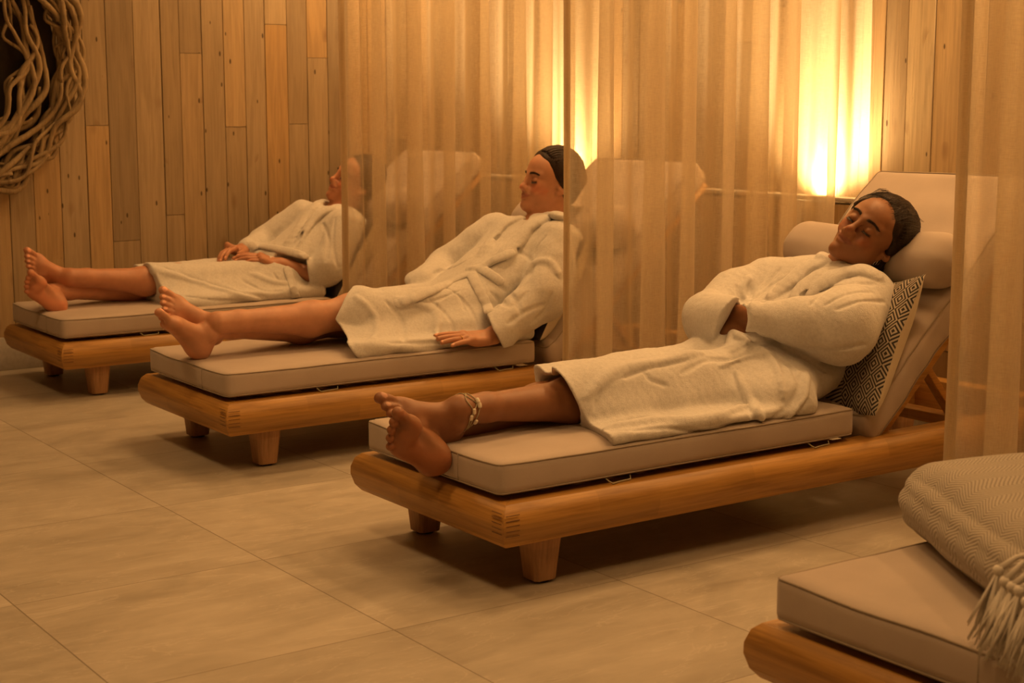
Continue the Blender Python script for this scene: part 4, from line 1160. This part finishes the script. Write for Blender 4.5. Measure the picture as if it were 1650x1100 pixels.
    for p, q in [([(1302, 496), (1330, 470), (1372, 455), (1410, 456)], .006), ([(1330, 492), (1365, 474), (1405, 470)], .006), ([(1318, 470), (1345, 460), (1380, 452)], .005), ([(1345, 500), (1385, 486), (1425, 486)], .006),
                 ([(1225, 466), (1240, 448), (1255, 432)], .006), ([(1210, 478), (1208, 462), (1202, 448)], .006), ([(1196, 490), (1190, 470), (1188, 460)], .005), ([(1225, 488), (1245, 470), (1270, 455)], .006), ([(1200, 490), (1222, 472), (1240, 462)], .005),
                 ([(1290, 478), (1298, 472), (1310, 466)], .006), ([(1215, 480), (1235, 462), (1262, 448), (1290, 446)], .005),
                 ([(1180, 566), (1196, 560), (1210, 550)], .006), ([(1140, 575), (1180, 578), (1215, 560), (1240, 556)], .006), ([(1000, 610), (1050, 590), (1110, 578)], .007), ([(1100, 600), (1140, 580), (1175, 577)], .006), ([(1250, 570), (1275, 588), (1288, 615)], .006),
                 ([(1262, 560), (1300, 580), (1330, 600)], .007), ([(1292, 600), (1286, 632), (1262, 664), (1228, 682), (1160, 688)], .006), ([(1304, 612), (1298, 648), (1268, 682), (1220, 695), (1140, 697), (1080, 690)], .006), ([(1178, 592), (1192, 630), (1205, 655), (1224, 682)], .005),
                 ([(984, 692), (1060, 690), (1120, 690)], .006), ([(975, 680), (1040, 672), (1100, 668)], .007), ([(1100, 678), (1140, 665), (1180, 662)], .007), ([(960, 660), (968, 620), (985, 600)], .006), ([(1040, 600), (1050, 612), (1075, 620)], .006), ([(1305, 560), (1350, 562), (1395, 556)], .006)]: crease(f, base, smooth_path(p, 4), q, q*.8, .007)
    for p, q, w_ in [([(1184, 592), (1200, 630), (1214, 655), (1230, 678)], .010, .004), ([(1300, 600), (1296, 640), (1268, 674), (1225, 690), (1160, 694)], .008, .004), ([(975, 690), (1060, 682), (1140, 676), (1200, 655)], .014, .005), ([(1160, 590), (1200, 576), (1240, 572)], .010, .004),
                     ([(940, 640), (990, 600), (1060, 584), (1130, 570)], .014, .005), ([(1218, 560), (1250, 590), (1262, 640)], .012, .005), ([(1240, 480), (1250, 462), (1275, 448)], .010, .004), ([(1200, 480), (1198, 462), (1208, 445)], .009, .005)]: ridge(f, base, smooth_path(p, 4), q, w_, .010)
    ridge(f, base, [(1174, 552), (1182, 540), (1196, 546), (1208, 552)], .014, .014, .008)
    f.disp(ripple(.004, 31, 22))
    robe_fin('bathrobe', f, .0033, (2.16, 2.62, .290), (3.36, 3.36, .76), r, 3)
woman_near()

# ---- middle woman: ankles crossed, one hand flat on the cushion
def woman_middle():
    r = person((2.6, 4.42, .30), 'woman in white belted bathrobe on the middle lounger, ringed hand flat on her side')
    f = Field(); tn = (-.5, 0, .87)
    f.cone((2.83, 4.41, .385), (3.10, 4.43, .550), .190, .185, .05, flat=tn, fs=.44); f.cone((3.17, 4.27, .595), (3.15, 4.59, .61), .070, .066, .06)
    f.cone((2.86, 4.33, .375), (2.44, 4.36, .400), .092, .078, .05); f.cone((2.44, 4.36, .400), (2.25, 4.36, .395), .078, .070, .04)
    f.cone((2.86, 4.51, .375), (2.36, 4.49, .375), .090, .076, .05)
    f.cone((2.88, 4.38, .345), (2.36, 4.36, .335), .19, .14, .05, flat=(0, 0, 1), fs=.36); f.rb((2.64, 4.335, .318), (.36, .200, .024), .022, None, .03)
    f.ell((2.78, 4.26, .34), (.15, .09, .06), None, .04)
    robe = f; hp, hd = f.hit([(784, 546), (715, 546)]); hp = hp-hd*.022+np.array([[0, 0, .004]]*2)
    b = Field(); hc = np.array([3.264, 4.43, .796])
    F = img((-.84, .16, .46), hc); U = img((.20, .96, .0), hc); H = Frame(hc, F, U)
    head(b, H, 1.0, .6); b.cone(H(-.030, -.055, .0), (3.235, 4.43, .650), .050, .055, .03)
    R_ = Field(); L_ = Field(); t_, d_ = unit((-.66, -.12, .74)), unit((.70, -.18, .60)); RF = foot(R_, pin(320, 562, 4.40)-t_*.03-d_*.03, t_, d_, .98, 1)
    A_ = pin(352, 520, 4.37); t_, d_ = img((-.72, .64, .29), A_), img((.57, .30, .77), A_); LF = foot(L_, A_-t_*.052-d_*.098, t_, d_, 1.0, -1)
    b_r = RF(.050, .100, 0); b_l = LF(.052, .100, 0)
    bath_leg(R_, (2.84, 4.51, .37), (2.45, 4.49, .365), b_r, .98); bath_leg(L_, (2.84, 4.33, .37), (2.43, 4.375, .405), b_l, 1.0, (0, .3, -.95))
    b.fld(R_, (2.3, 4.4, .35), 1.0, .004); b.fld(L_, (2.3, 4.4, .35), 1.0, .004)
    b.cone((2.86, 4.42, .385), (3.12, 4.43, .54), .13, .125, .04, flat=(-.5, 0, .87), fs=.5); b.cone((3.19, 4.29, .61), (3.17, 4.58, .615), .055, .055, .04)
    b.cone((3.17, 4.26, .60), (3.04, 4.155, .415), .045, .036, .02); b.cone((3.04, 4.155, .415), hp[0], .037, .026, .015)
    LH = hand(b, hp[0], unit(hp[1]-hp[0]), (.0, -.30, .95), .97, -1, (.10, .12, .12, .16), .10, (.65, .4))
    b.cone((3.16, 4.60, .60), (2.95, 4.65, .47), .045, .038, .02); b.cone((2.95, 4.65, .47), (2.88, 4.62, .478), .034, .03, .015)
    bx = [(b, .0024, (3.08, 4.28, .60), (3.42, 4.60, .94), 0), (b, .0026, (1.68, 4.22, .27), (2.62, 4.62, .56), 0),
          (b, .0024, (2.60, 4.02, .27), (2.98, 4.26, .46), 0), (b, .007, (2.40, 4.05, .25), (3.30, 4.75, .72), -.005)]
    at = head_attrs(H); at['sole'] = lambda V: soles(V, [RF, LF]); at['nail'] = lambda V: nails(V, [RF, LF], [LH])
    sculpt('body', bx, SKIN2, r, at); eyelashes(H, 1, r, M_HAIR); eyebrows(H, 1, r, M_HAIR, b)
    g = hair_shell(H, 1.0, None); g.cut(H(.058, .066, 0), -H.F*.80+H.U*.60, .010); g.ell(H(.045, -.045, 0), [.085, .072, .10], H.R, .012, 's'); g.ell(H(.088, .014, 0), [.055, .055, .060], H.R, .012, 's')
    g.ell(H(-.10, .03, 0), [.036, .042, .044], H.R, .014); combed(g, H, H(-.12, .02, 0), r, M_HAIR, 220, 3); g.disp(ripple(.0022, 8, 150, H.U))
    sculpt('hair', [(g, .003, tuple(hc-[.2, .2, .2]), tuple(hc+[.2, .2, .2]), 0)], M_HAIR, r)
    m = MB(); t0 = LH(.105, .001, -.0112); m.tube([t0+LH.U*math.cos(t)*.0098+LH.L*math.sin(t)*.0098 for t in [i*math.pi/9 for i in range(18)]], .0014, 6, close=True); m.build('finger_ring', M_GOLD, r, smooth=True)
    f = robe
    near = Field(); el = np.array([3.04, 4.165, .435]); cf = pin(803, 532, 4.13)
    near.cone((3.17, 4.25, .59), el, .082, .078, .04); near.cone(el, cf, .078, .068, .03); near.cone(cf, cf+(cf-el)*.4, .068, .072, .01)
    near.cut(pin(796, 534, 4.13), unit(RT*.90+UP*.42), .006); near.cone(pin(818, 532, 4.14), pin(740, 545, 4.12), .040, .062, .006, 's')
    far = Field(); fe = np.array([2.97, 4.66, .505]); fc = pin(690, 447, 4.58)
    far.cone((3.14, 4.60, .61), fe, .075, .060, .04); far.cone(fe, fc+(fc-fe)*.3, .058, .044, .02); far.cut(pin(668, 448, 4.56), unit(RT*.98+UP*.1), .006); far.cone(fc, pin(672, 450, 4.56), .044, .040, .01, flat=(-.3, -.3, .9), fs=.6)
    f.fld(far, fe, .45, .014); f.fld(near, el, .45, .016)
    f.cone((3.26, 4.44, .745), (3.19, 4.43, .65), .058, .046, .012, 's')
    a_, b_ = pin(570, 478, 4.50), pin(537, 515, 4.28); n_ = np.cross(b_-a_, FW); n_ = n_ if n_@RT > 0 else -n_; f.cut(b_, n_, .005)
    a_, b_ = pin(537, 515, 4.28), pin(566, 556, 4.18); n_ = np.cross(b_-a_, FW); n_ = n_ if n_@RT > 0 else -n_; f.cut(b_, n_, .005)
    for a, e, rr in (((2.46, 4.37, .400), (2.15, 4.365, .405), .060), ((2.46, 4.48, .365), (2.10, 4.45, .35), .054)): f.cone(a, e, rr, rr+.004, .010, 's')
    base = f.copy()
    band(f, base, [(868, 345), (850, 370), (828, 400), (802, 430)], .030, .014); band(f, base, [(905, 345), (880, 352), (850, 372), (822, 402), (800, 425)], .028, .013); band(f, base, [(838, 350), (815, 362), (795, 385), (775, 410)], .024, .011)
    for p, q in [([(640, 500), (700, 484), (750, 465)], .006), ([(790, 470), (820, 490), (850, 470)], .007), ([(855, 445), (862, 428), (885, 426), (900, 448)], .007), ([(830, 400), (856, 420), (850, 450)], .006), ([(880, 380), (865, 400), (858, 425)], .006),
                 ([(622, 485), (648, 515), (650, 548)], .007), ([(690, 480), (722, 510), (735, 545)], .007), ([(738, 475), (760, 500), (772, 528)], .006), ([(820, 520), (850, 500), (880, 490)], .006), ([(548, 515), (580, 522), (598, 505)], .006), ([(700, 440), (735, 428), (762, 415)], .006),
                 ([(800, 455), (830, 480), (840, 505)], .006), ([(700, 492), (712, 520), (705, 548)], .006), ([(600, 556), (660, 552), (720, 552)], .006), ([(770, 400), (790, 392), (805, 380)], .005), ([(715, 462), (740, 478), (750, 500)], .006), ([(860, 520), (880, 500), (890, 470)], .006)]: crease(f, base, smooth_path(p, 4), q, q*.8, .007)
    for p, q, w_ in [([(574, 480), (602, 508), (606, 540), (592, 556)], .010, .004), ([(640, 482), (698, 502), (704, 540)], .012, .005), ([(575, 556), (640, 560), (700, 564), (740, 562)], .010, .004), ([(850, 440), (862, 425), (885, 424), (900, 445)], .012, .006)]: ridge(f, base, smooth_path(p, 4), q, w_, .010)
    base2 = f.copy(); g = Field()
    for p in ([(642, 488), (690, 472), (735, 453), (765, 437)], [(757, 432), (768, 462), (788, 500)], [(770, 430), (788, 442), (804, 452)], [(765, 437), (800, 420), (822, 408)]): band(g, base2, p, .018, .008, .003, .004)
    g.ell(base2.hit([(765, 434)])[0][0], (.024, .02, .016), None, .012)
    f.disp(ripple(.004, 33, 22))
    robe_fin('bathrobe', f, .0038, (2.16, 4.00, .290), (3.36, 4.76, .78), r, 13)
    g.disp(ripple(.0012, 3, 90)); sculpt('belt', [(g, .0032, (2.3, 4.1, .3), (3.3, 4.8, .75), 0)], M_TERRY, r)
woman_middle()

# ---- farthest woman: both hands on her belly
def woman_far():
    r = person((2.6, 5.82, .30), 'woman in a white bathrobe on the farthest lounger, both hands resting on her belly')
    b = Field(); hc = np.array([3.262, 5.82, .738])
    F = img((-.78, .42, .46), hc); U = img((.45, .89, .0), hc); H = Frame(hc, F, U)
    head(b, H, 1.0, .6); b.cone(H(-.030, -.055, .0), (3.20, 5.83, .620), .050, .055, .03)
    R_ = Field(); L_ = Field(); t_, d_ = unit((-.69, -.24, .68)), unit((.10, .85, .45)); RF = foot(R_, pin(93, 492, 5.76)-t_*.03-d_*.03, t_, d_, .98, 1)
    A_ = pin(114, 447, 5.80); t_, d_ = img((-.575, .516, .633), A_), img((.75, .02, .66), A_); LF = foot(L_, A_-t_*.052-d_*.098, t_, d_, .98, -1)
    b_r = RF(.050, .100, 0); b_l = LF(.052, .100, 0)
    bath_leg(R_, (2.82, 5.91, .355), (2.44, 5.89, .36), b_r, .98); bath_leg(L_, (2.82, 5.73, .35), (2.43, 5.775, .385), b_l, 1.0, (0, .3, -.95))
    b.fld(R_, (2.3, 5.8, .35), 1.0, .004); b.fld(L_, (2.3, 5.8, .35), 1.0, .004)
    b.cone((2.84, 5.82, .365), (3.10, 5.82, .52), .13, .125, .04, flat=(-.46, 0, .89), fs=.5); b.cone((3.15, 5.69, .57), (3.13, 5.97, .585), .055, .055, .04)
    b.cone((3.13, 5.66, .56), pin(515, 448, 5.62), .045, .036, .02); b.cone(pin(515, 448, 5.62), pin(452, 425, 5.70), .037, .026, .015)
    LH = hand(b, pin(450, 424, 5.70), (-.86, .38, .25), (.12, -.38, .92), .97, -1, (.25, .28, .30, .34), .04, (.35, .4))
    b.cone((3.12, 6.00, .58), (2.93, 6.05, .46), .045, .038, .02); b.cone((2.93, 6.05, .46), (2.79, 5.95, .468), .036, .026, .015)
    b.cone((2.93, 6.05, .46), pin(392, 401, 5.92), .03, .026, .015); RH = hand(b, pin(390, 401, 5.92), (-.80, -.42, .06), (-.10, .12, .98), .95, 1, (.45, .5, .55, .6), .03, (.5, .5))
    bx = [(b, .0028, (3.05, 5.66, .56), (3.38, 5.98, .90), 0), (b, .003, (1.70, 5.60, .26), (2.55, 6.02, .56), 0), (b, .0028, (2.60, 5.55, .34), (3.02, 6.08, .54), 0), (b, .008, (2.40, 5.50, .25), (3.25, 6.12, .70), -.006)]
    at = head_attrs(H); at['sole'] = lambda V: soles(V, [RF, LF]); at['nail'] = lambda V: nails(V, [RF, LF], [LH, RH])
    sculpt('body', bx, SKIN1, r, at); eyelashes(H, 1, r, M_HAIR); eyebrows(H, 1, r, M_HAIR, b)
    g = hair_shell(H, 1.0, None); g.cut(H(.058, .066, 0), -H.F*.80+H.U*.60, .010); g.ell(H(.045, -.045, 0), [.085, .072, .10], H.R, .012, 's'); g.ell(H(.088, .014, 0), [.055, .055, .060], H.R, .012, 's'); g.disp(ripple(.0022, 8, 150, H.U))
    sculpt('hair', [(g, .0035, tuple(hc-[.2, .2, .2]), tuple(hc+[.2, .2, .2]), 0)], M_HAIR, r)
    f = Field(); tn = (-.46, 0, .89)
    f.cone((2.81, 5.81, .365), (3.08, 5.82, .535), .180, .18, .05, flat=tn, fs=.42); f.cone((3.13, 5.67, .565), (3.12, 5.98, .585), .070, .066, .06)
    f.cone((2.84, 5.74, .355), (2.24, 5.775, .376), .085, .078, .05); f.cone((2.84, 5.91, .36), (2.26, 5.89, .365), .085, .075, .05)
    f.cone((2.86, 5.79, .34), (2.34, 5.79, .335), .18, .14, .05, flat=(0, 0, 1), fs=.36); f.rb((2.62, 5.745, .318), (.36, .185, .024), .022, None, .03)
    eN, wN = pin(512, 447, 5.62), pin(452, 424, 5.70)
    near = Field(); ne = np.array([3.0, 5.60, .41])
    near.cone((3.13, 5.65, .56), ne, .080, .074, .04); near.cone(ne, pin(505, 440, 5.62), .070, .058, .03); near.cone(pin(505, 440, 5.62), pin(480, 430, 5.64), .056, .058, .01)
    near.cut(pin(497, 437, 5.62), unit(RT*.97+UP*.2), .006); near.cone(pin(520, 445, 5.62), pin(470, 430, 5.66), .036, .050, .006, 's')
    far = Field(); fe = np.array([2.94, 6.05, .49]); far.cone((3.10, 6.00, .59), fe, .072, .064, .04); far.cone(fe, pin(398, 400, 5.94), .060, .042, .02)
    f.fld(far, fe, .4, .014); f.cone(eN+[0, 0, .012], wN+[0, 0, .014], .044, .036, .012, 's'); f.fld(near, ne, .4, .014)
    f.cone((3.22, 5.83, .70), (3.15, 5.83, .61), .058, .046, .012, 's')
    f.cut((2.315, 5.80, .36), (.95, .05, .12), .004)
    for a, e, rr in (((2.42, 5.775, .380), (2.10, 5.80, .385), .056), ((2.42, 5.89, .36), (2.10, 5.87, .352), .052)): f.cone(a, e, rr, rr+.004, .010, 's')
    base = f.copy()
    band(f, base, [(520, 322), (500, 342), (482, 368), (462, 392)], .030, .014); band(f, base, [(545, 330), (520, 345), (498, 366), (478, 392)], .026, .012)
    for p, q in [([(503, 358), (488, 378), (474, 396)], .006), ([(400, 404), (440, 412), (480, 420)], .006), ([(262, 430), (300, 445), (360, 462), (430, 480)], .007), ([(520, 360), (530, 390), (525, 420)], .007), ([(420, 400), (440, 385), (452, 368)], .006), ([(262, 470), (330, 482), (400, 486)], .006),
                 ([(390, 450), (420, 465), (455, 468)], .006), ([(440, 440), (450, 452), (470, 458)], .005), ([(540, 350), (536, 390), (545, 430)], .006)]: crease(f, base, smooth_path(p, 4), q, q*.8, .007)
    for p, q, w_ in [([(240, 434), (290, 446), (350, 466), (420, 484)], .012, .005), ([(262, 482), (330, 490), (400, 490), (460, 486)], .010, .004), ([(405, 442), (440, 455), (465, 458)], .010, .004)]: ridge(f, base, smooth_path(p, 4), q, w_, .010)
    base2 = f.copy(); g = Field()
    for p in ([(392, 394), (425, 398), (460, 405), (492, 412)], [(463, 434), (470, 460), (480, 490)]): band(g, base2, p, .018, .008, .003, .004)
    f.disp(ripple(.004, 35, 22))
    robe_fin('bathrobe', f, .0045, (2.2, 5.50, .290), (3.3, 6.16, .74), r, 23)
    sculpt('belt', [(g, .0038, (2.3, 5.5, .3), (3.3, 6.2, .75), 0)], M_TERRY, r)
woman_far()
